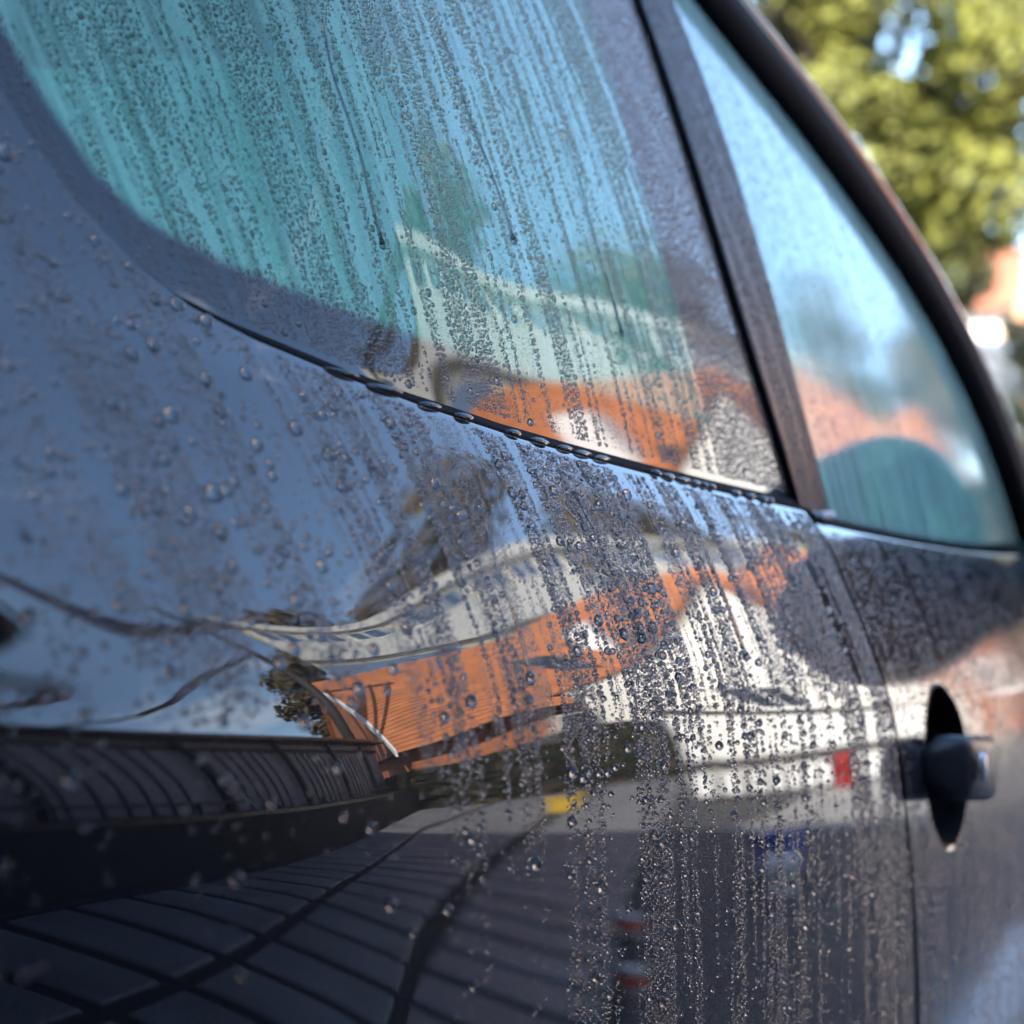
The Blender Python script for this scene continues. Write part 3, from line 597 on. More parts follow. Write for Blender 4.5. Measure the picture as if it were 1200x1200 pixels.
# the rest: beads nobody could count, instanced on points
def bead_field(name, idx, h, label, cat):
    me = bpy.data.meshes.new(name); me.vertices.add(len(idx)); me.vertices.foreach_set('co', P[idx].astype(np.float32).ravel())
    a = me.attributes.new('size', 'FLOAT', 'POINT'); a.data.foreach_set('value', r[idx].astype(np.float32))
    a = me.attributes.new('facing', 'FLOAT_VECTOR', 'POINT'); a.data.foreach_set('vector', N[idx].astype(np.float32).ravel())
    o = obj(name, me, M['water']); tag(o, label, cat, None, 'stuff')
    ng = bpy.data.node_groups.new(name, 'GeometryNodeTree'); ng.interface.new_socket('Geometry', in_out='INPUT', socket_type='NodeSocketGeometry'); ng.interface.new_socket('Geometry', in_out='OUTPUT', socket_type='NodeSocketGeometry')
    n_, l_ = ng.nodes.new, ng.links.new; gi, go = n_('NodeGroupInput'), n_('NodeGroupOutput')
    # a drop-shaped cap from a sphere cut at its foot
    sph = n_('GeometryNodeMeshUVSphere'); sph.inputs['Segments'].default_value = 12; sph.inputs['Rings'].default_value = 8
    Rr = (1 + h * h) / (2 * h); sph.inputs['Radius'].default_value = Rr
    tr = n_('GeometryNodeTransform'); tr.inputs['Translation'].default_value = (0, 0, h - Rr); l_(sph.outputs['Mesh'], tr.inputs['Geometry'])
    pos = n_('GeometryNodeInputPosition'); sx = n_('ShaderNodeSeparateXYZ'); l_(pos.outputs[0], sx.inputs[0]); cmp = n_('FunctionNodeCompare'); cmp.operation = 'LESS_THAN'; cmp.inputs[1].default_value = -.32; l_(sx.outputs['Z'], cmp.inputs[0])
    de = n_('GeometryNodeDeleteGeometry'); l_(tr.outputs[0], de.inputs['Geometry']); l_(cmp.outputs[0], de.inputs['Selection'])
    sm = n_('GeometryNodeSetShadeSmooth'); l_(de.outputs[0], sm.inputs['Geometry']); mt = n_('GeometryNodeSetMaterial'); mt.inputs['Material'].default_value = M['water']; l_(sm.outputs[0], mt.inputs['Geometry'])
    fa = n_('GeometryNodeInputNamedAttribute'); fa.data_type = 'FLOAT_VECTOR'; fa.inputs['Name'].default_value = 'facing'
    sz = n_('GeometryNodeInputNamedAttribute'); sz.data_type = 'FLOAT'; sz.inputs['Name'].default_value = 'size'
    al = n_('FunctionNodeAlignRotationToVector'); al.axis = 'Z'; l_(fa.outputs['Attribute'], al.inputs['Vector'])
    ip = n_('GeometryNodeInstanceOnPoints'); l_(gi.outputs[0], ip.inputs['Points']); l_(mt.outputs[0], ip.inputs['Instance']); l_(al.outputs[0], ip.inputs['Rotation']); l_(sz.outputs['Attribute'], ip.inputs['Scale'])
    l_(ip.outputs[0], go.inputs[0]); md = o.modifiers.new('beads', 'NODES'); md.node_group = ng; return o
for nm, zn_, h, lb in (('panel_beads', 'panel', .86, 'countless fine water beads streaking down the black rear quarter panel'), ('window_beads', 'window', .74, 'countless fine water beads streaking down the green rear side window'),
                       ('post_beads', 'post', .7, 'fine water beads covering the black post between the side windows'), ('door_window_beads', 'doorwin', .6, 'fine blurred water beads on the pale door window'),
                       ('door_beads', 'door', .8, 'fine blurred water beads on the dull black door')):
    bead_field(nm, np.where((zone == zn_) & ~single)[0], h, lb, 'water beads')
print('BEADS', {z_: int((zone == z_).sum()) for z_ in set(zone)})
# flattened drops lying in the seal under the window
sx_ = .602
k = 0
while sx_ < 1.02:
    L_ = float(rng.uniform(.007, .018)) * (1.15 - .35 * (sx_ - .6) / .4); xm = sx_ + L_ / 2
    if rng.random() < .92:
        zc = float(OPEN(xm)) + .0024; p = (xm, float(FB.y(xm, zc - .003)) + .0014, zc)
        sl = float(OPEN(xm + .005) - OPEN(xm - .005)) / .01; th = math.atan(sl)
        n = Vector(FB.n(np.array(xm), np.array(zc - .003))) ; n = (n + Vector((0, 0, .55))).normalized()
        l = Vector((math.cos(th), float(FB.y(xm + .005, zc) - FB.y(xm - .005, zc)) / .01, math.sin(th))); l = (l - n * l.dot(n)).normalized(); u = n.cross(l)
        o = bpy.data.objects.new('seal_drop', drop_meshes['panel', k % 5]); COL.objects.link(o)
        o.matrix_world = Matrix.Translation(Vector(p)) @ Matrix((l, u, n)).transposed().to_4x4() @ Matrix.Diagonal((L_ / 2, float(rng.uniform(.0017, .0024)), .0014, 1))
        tag(o, 'flattened long water drop lying in the black seal under the rear side window', 'water drop', 'long drops along the window seal'); k += 1
    sx_ += L_ + float(rng.choice([.0003, .002, .008, .022]))
def trickle(x0, z0, x1, z1, rad, label, H=FB, w=.0008):
    t_ = np.linspace(0, 1, 14); x = x0 + (x1 - x0) * t_ + w * np.sin(t_ * 9 + x0 * 50) * (1 - t_); z = z0 + (z1 - z0) * t_; y = H.y(x, z)
    o = thing('trickle', label, 'water trickle', None, (x1, float(y[-1]), z1))
    inv = lambda p: tuple(np.array(p) - np.array(o.location))
    MB().tube([inv(q) for q in zip(x, y + .0001, z)], .0006, 8, .0009).build('trail', M['water'], o, True)
    d = bpy.data.objects.new('drop_head', drop_meshes['panel', 2]); COL.objects.link(d); d.parent = o
    n, u, l = frame(H.n(np.array(x1), np.array(z1))); d.matrix_local = Matrix((l, u, n)).transposed().to_4x4() @ Matrix.Diagonal((rad, rad * 1.25, rad, 1))
trickle(.985, .9535, .962, .9175, .0030, 'dark thin trickle ending in one heavy drop beside the door gap')

for q in ((.655, .948, .648, .893, .0021, 'leftmost of three trickles down the rear quarter panel, crossing the orange reflection'), (.742, .958, .752, .902, .0024, 'middle one of three trickles down the rear quarter panel below the window'),
          (.862, .952, .858, .888, .0020, 'rightmost of three trickles down the rear quarter panel, crossing the white reflection')): trickle(*q, w=.0016)
for q in ((.672, 1.135, .668, 1.048, .0017, 'leftmost of three trickles down the rear side window'), (.768, 1.150, .776, 1.062, .0018, 'middle one of three trickles down the rear side window'), (.872, 1.125, .866, 1.030, .0017, 'rightmost of three trickles down the rear side window')): trickle(*q, H=FG, w=.0022)

# ------------------------------------------------------------------ ground
gm = MB(); n = 48
gm.add([(0, 0, 0)] + [(300 * math.cos(2 * math.pi * j / n), 300 * math.sin(2 * math.pi * j / n), 0) for j in range(n)], [(0, 1 + j, 1 + (j + 1) % n) for j in range(n)])
tag(gm.build('ground', M['asphalt']), None, None, None, 'structure')
EH = -22.0; ev = (math.cos(R(EH)), math.sin(R(EH))); rv = (math.sin(R(EH)), -math.cos(R(EH)))
def E(a, l, z): return (a * ev[0] + l * rv[0], a * ev[1] + l * rv[1], z)
pv = MB(E); pv.box((-3.0, -.05, -.1), (14.5, 1.82, .004)).box((-3.0, -.75, -.1), (3.8, -.0502, .004))
pave = tag(pv.build('pavement', M['joint']), None, None, None, 'structure')
slabs = {}
def slab(a0, a1, l0, l1):
    d = (rng.uniform(-.0015, .0015), rng.uniform(-.0015, .0015)); h = .018 + rng.uniform(-.002, .002); g = .040; b = .008
    mb = MB(E); mb.hexa([(a0 + g, l0 + g, .004), (a1 - g, l0 + g, .004), (a1 - g, l1 - g, .004), (a0 + g, l1 - g, .004)], [(a0 + g, l0 + g, h - b), (a1 - g, l0 + g, h - b), (a1 - g, l1 - g, h - b), (a0 + g, l1 - g, h - b)])
    mb.f.pop(1); k = len(mb.v); q = g + b
    for (a, l) in ((a0 + q, l0 + q), (a1 - q, l0 + q), (a1 - q, l1 - q), (a0 + q, l1 - q)): mb.v.append(E(a, l, h))
    mb.f += [(4 + i, 4 + (i + 1) % 4, k + (i + 1) % 4, k + i) for i in range(4)] + [(k, k + 1, k + 2, k + 3)]
    mb.build('paving_slab', M['slab'], pave)
for i in range(-2, 37):
    for l0, l1 in ((-.05, .42), (.42, 1.10), (1.10, 1.80)): slab(i * .38, (i + 1) * .38, l0, l1)
for i in range(-2, 9): slab(i * .38, (i + 1) * .38, -.75, -.05)
# pale concrete yard in front of the white house
yd = MB(); yd.add([(7.4, -2.75, .004), (40, -8, .004), (40, -2.6, .004), (7.2, -1.5, .004)], [(0, 1, 2, 3)]); tag(yd.build('concrete_yard', M['yard']), None, None, None, 'structure')
mk = MB(); mk.hexa([(3.3, -.62, -.1), (5.0, -.50, -.1), (5.0, -.26, -.1), (3.3, -.38, -.1)], [(3.3, -.62, .004), (5.0, -.50, .004), (5.0, -.26, .004), (3.3, -.38, .004)]); tag(mk.build('road_marking', M['marking']), None, None, None, 'structure')

# ------------------------------------------------------------------ buildings
def roof_plane(name, e0, e1, r0, r1, m, parent, courses=16, th=.05):
    """tile courses as stepped strips from the eave (e0-e1) up to the ridge (r0-r1)"""
    e0, e1, r0, r1 = map(np.array, (e0, e1, r0, r1)); nrm = np.cross(e1 - e0, r0 - e0); nrm = nrm / np.linalg.norm(nrm); nrm = nrm if nrm[2] > 0 else -nrm
    mb = MB()
    for i in range(courses):
        t0, t1 = i / courses - .01, (i + 1) / courses
        a, b, c, d = e0 + (r0 - e0) * t0, e1 + (r1 - e1) * t0, e1 + (r1 - e1) * t1, e0 + (r0 - e0) * t1
        mb.hexa([a, b, c, d], [a + nrm * th, b + nrm * th, c + nrm * th * .35, d + nrm * th * .35])
    return mb.build(name, m, parent)
def window(par, c, ux, w, h, pane_m, frame_m, out, mull=1):
    """a window with its frame and pane; c centre, ux direction along the wall, out the outward direction"""
    ux = Vector(ux).normalized(); out = Vector(out).normalized(); c = Vector(c)
    def P_(a, b, d): q = c + ux * a + Vector((0, 0, b)) + out * d; return tuple(q)
    mb = MB(P_); f = .06
    for a0, a1, b0, b1 in [(-w / 2, w / 2, h / 2 - f, h / 2), (-w / 2, w / 2, -h / 2, -h / 2 + f), (-w / 2, -w / 2 + f, -h / 2 + f, h / 2 - f), (w / 2 - f, w / 2, -h / 2 + f, h / 2 - f)] + [(-w / 2 + w * (k + 1) / (mull + 1) - .025, -w / 2 + w * (k + 1) / (mull + 1) + .025, -h / 2 + f, h / 2 - f) for k in range(mull)]:
        mb.box((a0, b0, -.01), (a1, b1, .05))
    # axes order of P_ is (along, up, out)
    o = mb.build('window', frame_m, par)
    MB(P_).box((-w / 2 + f, -h / 2 + f, .002), (w / 2 - f, h / 2 - f, .012)).build('pane', pane_m, o)
    MB(P_).box((-w / 2 - .06, -h / 2 - .06, .0), (w / 2 + .06, -h / 2 - .002, .09)).build('sill', frame_m, o)
    return o
ORG = (0.75, 0.0)
def pol(az, d, z=0): return (ORG[0] + d * math.cos(R(az)), ORG[1] + d * math.sin(R(az)), z)
def elz(el, d): return 0.9 + d * math.tan(R(el))

# white gabled house with a hipped wing, its orange roof to one side
wh = thing('white_house', 'white rendered gabled house with an orange tiled wing, reflected in the car side', 'house', None, (13.8, -3.4, 0))
def Wp(x, y, z): return (x - 13.8, y + 3.4, z)
ax, gx = 13.75, 13.75
g = MB(Wp); pro = [(-6.0, 0), (-2.42, 0), (-2.42, 2.45), (-2.85, 4.12), (-6.0, 2.42)]
g.hexa([(gx, y, z) for y, z in pro], [(gx + 6.5, y, z) for y, z in pro]); g.build('gable_wall', M['white'], wh)
g = MB(Wp); g.box((gx + .3, -2.418, 0), (gx + 5, -2.25, 2.40)); g.build('wing_wall', M['white'], wh)
MB(Wp).box((gx + .25, -2.248, 0), (gx + 4.9, -1.0, 2.38)).build('brick_porch', M['porchbrick'], wh)
roof_plane('roof', Wp(gx - .1, -6.2, 2.34), Wp(gx + 6.6, -6.2, 2.34), Wp(gx - .1, -2.85, 4.16), Wp(gx + 6.6, -2.85, 4.16), M['tile'], wh, 14)
roof_plane('roof', Wp(gx - .1, -2.34, 2.20), Wp(gx + 6.6, -2.34, 2.20), Wp(gx - .1, -2.85, 4.16), Wp(gx + 6.6, -2.85, 4.16), M['tile'], wh, 12)
roof_plane('wing_roof', Wp(gx + .1, -2.5, 2.36), Wp(gx + .1, -.85, 2.36), Wp(gx + 1.6, -2.95, 4.40), Wp(gx + 1.6, -2.05, 4.40), M['tile'], wh, 16)
roof_plane('wing_roof', Wp(gx + .1, -.85, 2.36), Wp(gx + 5.2, -.85, 2.36), Wp(gx + 1.6, -2.05, 4.40), Wp(gx + 3.6, -2.05, 4.40), M['tile'], wh, 16)
window(wh, Wp(gx - .002, -4.2, 1.9), (0, 1, 0), .75, .9, M['pane'], M['palewhite'], (-1, 0, 0))
window(wh, Wp(gx + .248, -1.45, 1.45), (0, 1, 0), .5, .8, M['pane'], M['palewhite'], (-1, 0, 0))
for y in (-2.38, -1.0): MB(Wp).tube([(gx + .25, y, 0), (gx + .25, y, 2.30)], .04).build('downpipe', M['black'], wh)

# orange brick house behind it
oh = thing('orange_brick_house', 'long orange brick house under a low terracotta tiled roof, reflected beside the white gable', 'house')
def OP(d, az, z): return pol(az, d, z)
A0, A1 = -25.6, -14.0
def rowpt(d, az, z):              # a point on the line across the view at depth d along az -20
    k = d / math.cos(R(az + 20)); return pol(az, k, z)
HZ_R = 6.62
rA, rB = np.array(pol(-34.6, 18.7)), np.array(pol(-12.4, 22.3)); rd = (rB - rA) / np.linalg.norm(rB - rA); rn_ = np.array([rd[1], -rd[0], 0]); rn_ = rn_ if rn_[0] < 0 else -rn_; rl_ = np.linalg.norm(rB - rA)
def HP(a, d, z): q = rA + rd * a + rn_ * d; return (q[0], q[1], z)     # a along the ridge, d towards the car
MB(HP).box((.35, -3.6, 0), (rl_ - .3, 3.5, 2.2)).build('wall', M['brick'], oh)
roof_plane('roof', HP(-.1, 4.0, 2.0), HP(rl_ + .2, 4.0, 2.0), HP(-.1, 0, HZ_R), HP(rl_ + .2, 0, HZ_R), M['tile'], oh, 28)
roof_plane('roof', HP(rl_ + .2, -4.0, 2.0), HP(-.1, -4.0, 2.0), HP(rl_ + .2, 0, HZ_R), HP(-.1, 0, HZ_R), M['tile'], oh, 14)
for a_ in (.0, rl_ - .25): MB(HP).hexa([(a_, -3.9, 2.0), (a_, 3.9, 2.0), (a_, 0, 6.50)], [(a_ + .25, -3.9, 2.0), (a_ + .25, 3.9, 2.0), (a_ + .25, 0, 6.50)]).build('gable_wall', M['brick'], oh)
vb = MB(HP); vb.hexa([(-.17, 4.05, 1.85), (-.102, 4.05, 1.85), (-.102, 0, 6.47), (-.17, 0, 6.47)], [(-.17, 4.05, 2.10), (-.102, 4.05, 2.10), (-.102, 0, 6.72), (-.17, 0, 6.72)]); vb.build('verge_board', M['palewhite'], oh)
for k in range(3):
    q = np.array([HP(3.0 + 2.0 * k, 2.0, 0)])[0]; e_ = 2.0 + (HZ_R - 2.0) * .5 + .09
    MB(HP).hexa([(3.0 + 2.4 * k, 2.45, e_ - .48 + .02), (3.7 + 2.4 * k, 2.45, e_ - .48 + .02), (3.7 + 2.4 * k, 1.55, e_ + .48 + .02), (3.0 + 2.4 * k, 1.55, e_ + .48 + .02)], [(3.0 + 2.4 * k, 2.45, e_ - .36), (3.7 + 2.4 * k, 2.45, e_ - .36), (3.7 + 2.4 * k, 1.55, e_ + .60), (3.0 + 2.4 * k, 1.55, e_ + .60)]).build('roof_light', M['pane'], oh)
for k in range(3): window(oh, HP(2.0 + 2.3 * k, 3.502, 1.2), rd, .9, .8, M['pane'], M['palewhite'], rn_)
ch = MB(); c = np.array(HP(4.8, 1.5, 0)); ch.box((c[0] - .25, c[1] - .25, 4.4), (c[0] + .25, c[1] + .25, 5.6)); ch.build('roof_vent', M['palewhite'], oh)
# tall white and cream block behind
tb = thing('apartment_block', 'tall cream block with a white band and blue-grey windows behind the orange roof', 'apartment block')
BH = 11.3
def blk(az, d=0.0, z=0.0):     # a point of the block's front (heading BH) in direction az, d metres behind it
    q = np.array(pol(az, 16.5 / math.sin(R(-az + BH)) + d)); return (q[0], q[1], z)
def slabbox(name, d0, d1, z0, z1, m, a0=-32.0, a1=-7.0):
    mb = MB(); mb.hexa([blk(a0, d0, z0), blk(a1, d0, z0), blk(a1, d1, z0), blk(a0, d1, z0)], [blk(a0, d0, z1), blk(a1, d0, z1), blk(a1, d1, z1), blk(a0, d1, z1)]); return mb.build(name, m, tb)
slabbox('wall', 0, 5, 0, 12.6, M['cream'])
slabbox('white_band', -.35, -.005, 9.75, 11.4, M['white'])
slabbox('parapet', -.3, 5.2, 12.602, 13.1, M['white'], -32.15, -6.95)
slabbox('blue_cladding', -.12, -.004, 0, 9.3, M['cladding'], -31.9, -24)
tx = (math.cos(R(BH)), math.sin(R(BH)), 0); tout = (-math.sin(R(BH)), math.cos(R(BH)), 0)
p0_, p1_ = np.array(blk(-31.6)), np.array(blk(-7.4)); nw = 16
for k in range(nw):
    q = p0_ + (p1_ - p0_) * (k + .5) / nw; window(tb, (q[0], q[1], 12.0), tx, 1.6, .8, M['bluepane'], M['palewhite'], tout)
    if k < 4: window(tb, (q[0] + tout[0] * .125, q[1] + tout[1] * .125, 7.0), tx, 1.35, 1.2, M['bluepane'], M['palewhite'], tout)
# house ahead, seen in the door window
ha = thing('red_roofed_house', 'white house with a long orange roof straight ahead, reflected in the door window', 'house')
def HAP(x, y, z): return (x, y, z)
mb = MB(); mb.box((22, -2.7, 0), (28, -1.25, 3.15)); mb.build('wall', M['white'], ha)
roof_plane('roof', (21.7, -2.95, 3.1), (21.7, -1.1, 3.1), (25, -2.95, 5.0), (25, -1.1, 5.0), M['tile'], ha, 16); roof_plane('roof', (28.3, -1.1, 3.1), (28.3, -2.95, 3.1), (25, -1.1, 5.0), (25, -2.95, 5.0), M['tile'], ha, 16)
for y in (-2.2,): window(ha, (21.998, y, 1.8), (0, 1, 0), .7, 1.1, M['pane'], M['palewhite'], (-1, 0, 0))
# mauve garage row beside the pavement
mg = thing('garage_row', 'shaded mauve-grey garage row with a dark gutter beside the slate pavement', 'garage')
def ME(a, l, z): return E(a, l, z)
mb = MB(ME); mb.box((-3.5, 2.75, 0), (15.5, 6.5, 2.55)); mb.build('wall', M['mauve'], mg)
mb = MB(ME); mb.box((-3.7, 2.55, 2.552), (15.7, 6.7, 2.72)); mb.build('roof', M['slate'], mg)
mb = MB(ME); mb.tube([(-3.7, 2.50, 2.60), (15.7, 2.50, 2.60)], .07); mb.build('gutter', M['black'], mg)
mb = MB(ME); mb.box((-3.5, 2.70, 0), (15.5, 2.748, .45)); mb.build('plinth', M['maroon'], mg)
mb = MB(ME); mb.box((-3.5, 2.71, 2.22), (15.5, 2.748, 2.34)); mb.build('string_course', M['darkwall'], mg)
for a in (-3.0, -.6, 1.8, 4.2, 6.6, 9.0, 11.4, 13.8): MB(ME).tube([(a, 2.66, .05), (a, 2.66, 2.55)], .05).build('downpipe', M['black'], mg)
for a in (-2.7, -.3, 2.1, 4.5, 6.9, 9.3, 11.7):
    d = MB(ME).box((a, 2.715, .46), (a + 1.8, 2.747, 2.20)).build('garage_door', M['mauve'], mg)
    for k in range(1, 6): MB(ME).box((a + .3 * k - .02, 2.695, .48), (a + .3 * k + .02, 2.7149, 2.18)).build('door_rib', M['slate'], d)
up = thing('utility_pole', 'dark wooden utility pole with a crossarm standing beyond the mauve garage row', 'utility pole', None, pol(-35.0, 14.6))
MB().tube([(0, 0, 0), (0, 0, 8.4)], .14, 10, .10).build('pole', M['timber'], up, True)
MB().box((-.07, -.9, 7.75), (.07, .9, 7.90)).build('crossarm', M['timber'], up)
for y in (-.8, -.3, .3, .8): MB().lathe([(0, 7.902), (.05, 7.902), (.06, 7.97), (.035, 8.0), (.05, 8.06), (0, 8.09)], 10, (0, y, 0)).build('insulator', M['slate'], up, True)
base = np.array(up.location)
for k, (y, zz0) in enumerate(((-.8, 8.08), (.3, 8.08), (.8, 8.08), (0, 6.9))):
    a_ = base + [0, y, zz0]; b_ = np.array(E(.5, 2.9 + 1.0 * k, 2.76)); t_ = np.linspace(0, 1, 25)[:, None]
    c_ = a_ * (1 - t_) + b_ * t_; c_[:, 2] -= 1.1 * 4 * (t_ * (1 - t_))[:, 0]
    tag(MB().tube([tuple(q) for q in c_], .05, 6).build('overhead_cable', M['black']), ['upper overhead cable from the outer end of the crossarm', 'middle overhead cable sagging over the garage row', 'overhead cable from the near end of the crossarm', 'lowest overhead cable running down to the garage gutter'][k], 'cable', 'overhead cables')
# low black wall with a handrail at the edge of the pavement
lw = thing('low_wall', 'long low black wall with a steel handrail along the slate pavement', 'wall')
MB(E).box((-2.5, 1.86, 0), (26, 2.14, .60)).build('wall', M['darkwall'], lw)
MB(E).box((-2.5, 1.835, .602), (26, 2.17, .66)).build('coping', M['black'], lw)
MB(E).tube([(-2.5, 2.0, .82), (26, 2.0, .82)], .022).build('handrail', M['black'], lw)
for a in np.arange(-2.3, 26, 1.4): MB(E).tube([(a, 2.0, .66), (a, 2.0, .82)], .018, 6).build('rail_post', M['black'], lw)
# picket fence with dark top rail
pf = thing('picket_fence', 'grey-white picket fence with a dark top rail in front of the white house', 'fence')
fa, fb = np.array(pol(-23.0, 9.6)), np.array(pol(-11.5, 10.4)); fd = (fb - fa) / np.linalg.norm(fb - fa); fl = np.linalg.norm(fb - fa); fn = np.array([-fd[1], fd[0], 0])
def FP(a, d, z): q = fa + fd * a + fn * d; return (q[0], q[1], z)
mb = MB(FP); mb.box((0, -.05, 1.12), (fl, .05, 1.22)); mb.build('top_rail', M['timber'], pf)
mb = MB(FP); mb.box((0, .012, .30), (fl, .05, .38)); mb.build('lower_rail', M['timber'], pf)
pm = None
for i in range(int(fl / .14)):
    MB(FP).box((i * .14, -.012, .06), (i * .14 + .095, .010, 1.115)).build('picket', M['palewhite'], pf)
# background seen directly, beyond the car
bw = thing('far_white_house', 'white rendered house wall with one dark window at the right edge beyond the car', 'house')
c = pol(14.9, 25)
def BP(x, y, z): return (c[0] + x, c[1] + y, z)
MB(BP).box((0, -4.0, 0), (5, .62, 2.85)).build('wall', M['white'], bw)
MB(BP).box((-.15, -4.1, 2.852), (5.1, .72, 2.98)).build('flat_roof', M['palewhite'], bw)
window(bw, BP(-.002, -.75, 2.36), (0, 1, 0), .62, .40, M['bluepane'], M['palewhite'], (-1, 0, 0), 0)
window(bw, BP(-.002, -2.2, 2.2), (0, 1, 0), .9, .8, M['bluepane'], M['palewhite'], (-1, 0, 0), 1)
cp = thing('chimney_pot_stack', 'pale terracotta chimney above the far white house', 'chimney', None, BP(3.0, .38, 2.85))
MB().box((-.3, -.32, -.9), (.3, .32, .62)).build('stack', M['terracotta'], cp)
MB().lathe([(.13, .62), (.16, .66), (.12, .95), (.15, 1.0), (.11, 1.0), (.10, .62)], 14).build('pot', M['terracotta'], cp, True)
rr_ = thing('distant_red_roof_house', 'distant house with red tiled roof and white dormer below the sky gap', 'house')
c2 = pol(13.2, 48)
def DP(x, y, z): return (c2[0] + x, c2[1] + y, z)
M['dullbrick'] = mat('weathered_red_tiles', (0.30, 0.11, 0.06), 0.85, 0.25, 3.0)
MB(DP).box((0, -3, 0), (7, 3.2, 5.6)).build('wall', M['white'], rr_)
roof_plane('roof', DP(-.4, -3.3, 5.5), DP(-.4, 3.4, 5.5), DP(3.5, -3.3, 7.2), DP(3.5, 3.4, 7.2), M['dullbrick'], rr_, 14); roof_plane('roof', DP(7.4, 3.4, 5.5), DP(7.4, -3.3, 5.5), DP(3.5, 3.4, 7.2), DP(3.5, -3.3, 7.2), M['dullbrick'], rr_, 14)
dmr = MB(DP).box((.3, -.1, 5.7), (2.4, 1.0, 6.6)).build('dormer', M['palewhite'], rr_)
window(rr_, DP(.298, .45, 6.1), (0, 1, 0), .7, .6, M['pane'], M['palewhite'], (-1, 0, 0))

# unseen house added behind the camera to shade the car and slate pavement
hb = thing('shade_house', 'tall dark grey house out of view behind the camera, added to shade the car', 'house')
MB().box((-11, -9.5, 0), (-6.2, 12.0, 9.0)).build('wall', M['darkrender'], hb)
roof_plane('roof', (-5.8, -9.9, 8.9), (-5.8, 12.4, 8.9), (-8.6, -9.9, 11.0), (-8.6, 12.4, 11.0), M['slate'], hb, 12); roof_plane('roof', (-11.4, 12.4, 8.9), (-11.4, -9.9, 8.9), (-8.6, 12.4, 11.0), (-8.6, -9.9, 11.0), M['slate'], hb, 12)
for y in (-6, -2, 2, 6):
    for z_ in (1.5, 4.4, 7.4): window(hb, (-6.198, y, z_), (0, 1, 0), 1.1, 1.2, M['pane'], M['palewhite'], (1, 0, 0))

# ------------------------------------------------------------------ trees and shrubs
def tree(name, label, base, h, crown, m, group=None, n=5200, leaf=.16, trunk=.22, lobes=9, seed=0, clear=.3):
    g = np.random.default_rng(seed); o = thing(name, label, 'tree' if 'tree' in name else 'shrub', group, base)
    top = h * .8; mb = MB(); mb.tube([(0, 0, -.05), (.04, .02, h * .25), (-.03, .05, h * .5), (0, 0, top)], trunk, 10, trunk * .25)
    cl = []
    for i in range(lobes):
        a = g.uniform(0, 2 * math.pi); zz_ = h * g.uniform(clear + .1, .93); rad = crown * math.sqrt(max(.08, 1 - ((zz_ / h - (clear + 1) / 2) / ((1 - clear) / 2 + .05)) ** 2)) * g.uniform(.35, .85)
        cc = np.array([rad * math.cos(a), rad * math.sin(a), zz_]); cl.append((cc, crown * g.uniform(.28, .48)))
        mb.tube([(0, 0, zz_ * .62), tuple(cc * [.5, .5, .86]), tuple(cc)], trunk * .35, 6, trunk * .07)
    mb.build('trunk', M['bark'], o, True)
    k = g.integers(0, lobes, n); C_ = np.array([c_[0] for c_ in cl])[k]; Rd = np.array([c_[1] for c_ in cl])[k]
    d = g.normal(0, 1, (n, 3)); d /= np.linalg.norm(d, axis=1, keepdims=True); rad = g.random(n) ** .45; Pp = C_ + d * (Rd * rad)[:, None] * [1, 1, .8]
    nn = d + g.normal(0, .7, (n, 3)); nn /= np.linalg.norm(nn, axis=1, keepdims=True); uu = np.cross(nn, g.normal(0, 1, (n, 3))); uu /= np.linalg.norm(uu, axis=1, keepdims=True); vv = np.cross(nn, uu)
    s_ = (leaf * g.uniform(.6, 1.3, n))[:, None]
    vs = np.stack([Pp - uu * s_, Pp - vv * s_ * .55 + nn * s_ * .12, Pp + uu * s_, Pp + vv * s_ * .55 + nn * s_ * .12], 1).reshape(-1, 3); q = np.arange(4 * n).reshape(-1, 4)
    me = npmesh('crown', vs, q); me.polygons.foreach_set('use_smooth', np.zeros(n, bool)); obj('crown', me, m, o); return o
tree('olive_tree', 'tall olive-yellow leafy tree beyond the car roof edge, blurred', pol(18.9, 20), 9.6, 2.35, M['olive'], n=26000, leaf=.085, seed=3, lobes=40, clear=.27)
tree('dark_green_tree', 'darker green tree behind the olive tree and white house', pol(16.9, 56), 9.2, 3.4, M['darkgreen'], n=6000, leaf=.22, seed=5, lobes=14, clear=.1)
tree('round_shrub', 'dark green shrub showing over the far white house wall', pol(15.2, 33), 5.0, 1.7, M['darkgreen'], n=4500, leaf=.14, seed=8, lobes=9, clear=.05, trunk=.1)
for i, (az, dd, h, cr) in enumerate(((-30.5, 36, 19.6, 5.2), (-24, 39, 20.6, 6.2), (-18.5, 44, 20.6, 6.8), (-13.0, 52, 20.0, 7.2), (-7.5, 60, 17.8, 7.0), (0, 38, 9.6, 3.6))):
    tree('autumn_tree', ['brown autumn tree at the left end behind the cream block', 'tall brown autumn tree behind the left half of the cream block', 'broad brown autumn tree behind the middle of the cream block', 'brown autumn tree behind the right half of the cream block',
                         'smaller brown tree right of the cream block', 'low brown tree behind the red-roofed house ahead'][i], pol(az, dd), h, cr, M['brownleaf'], 'trees behind the houses', n=9000, leaf=.30, seed=20 + i, lobes=14, clear=.1, trunk=.3)

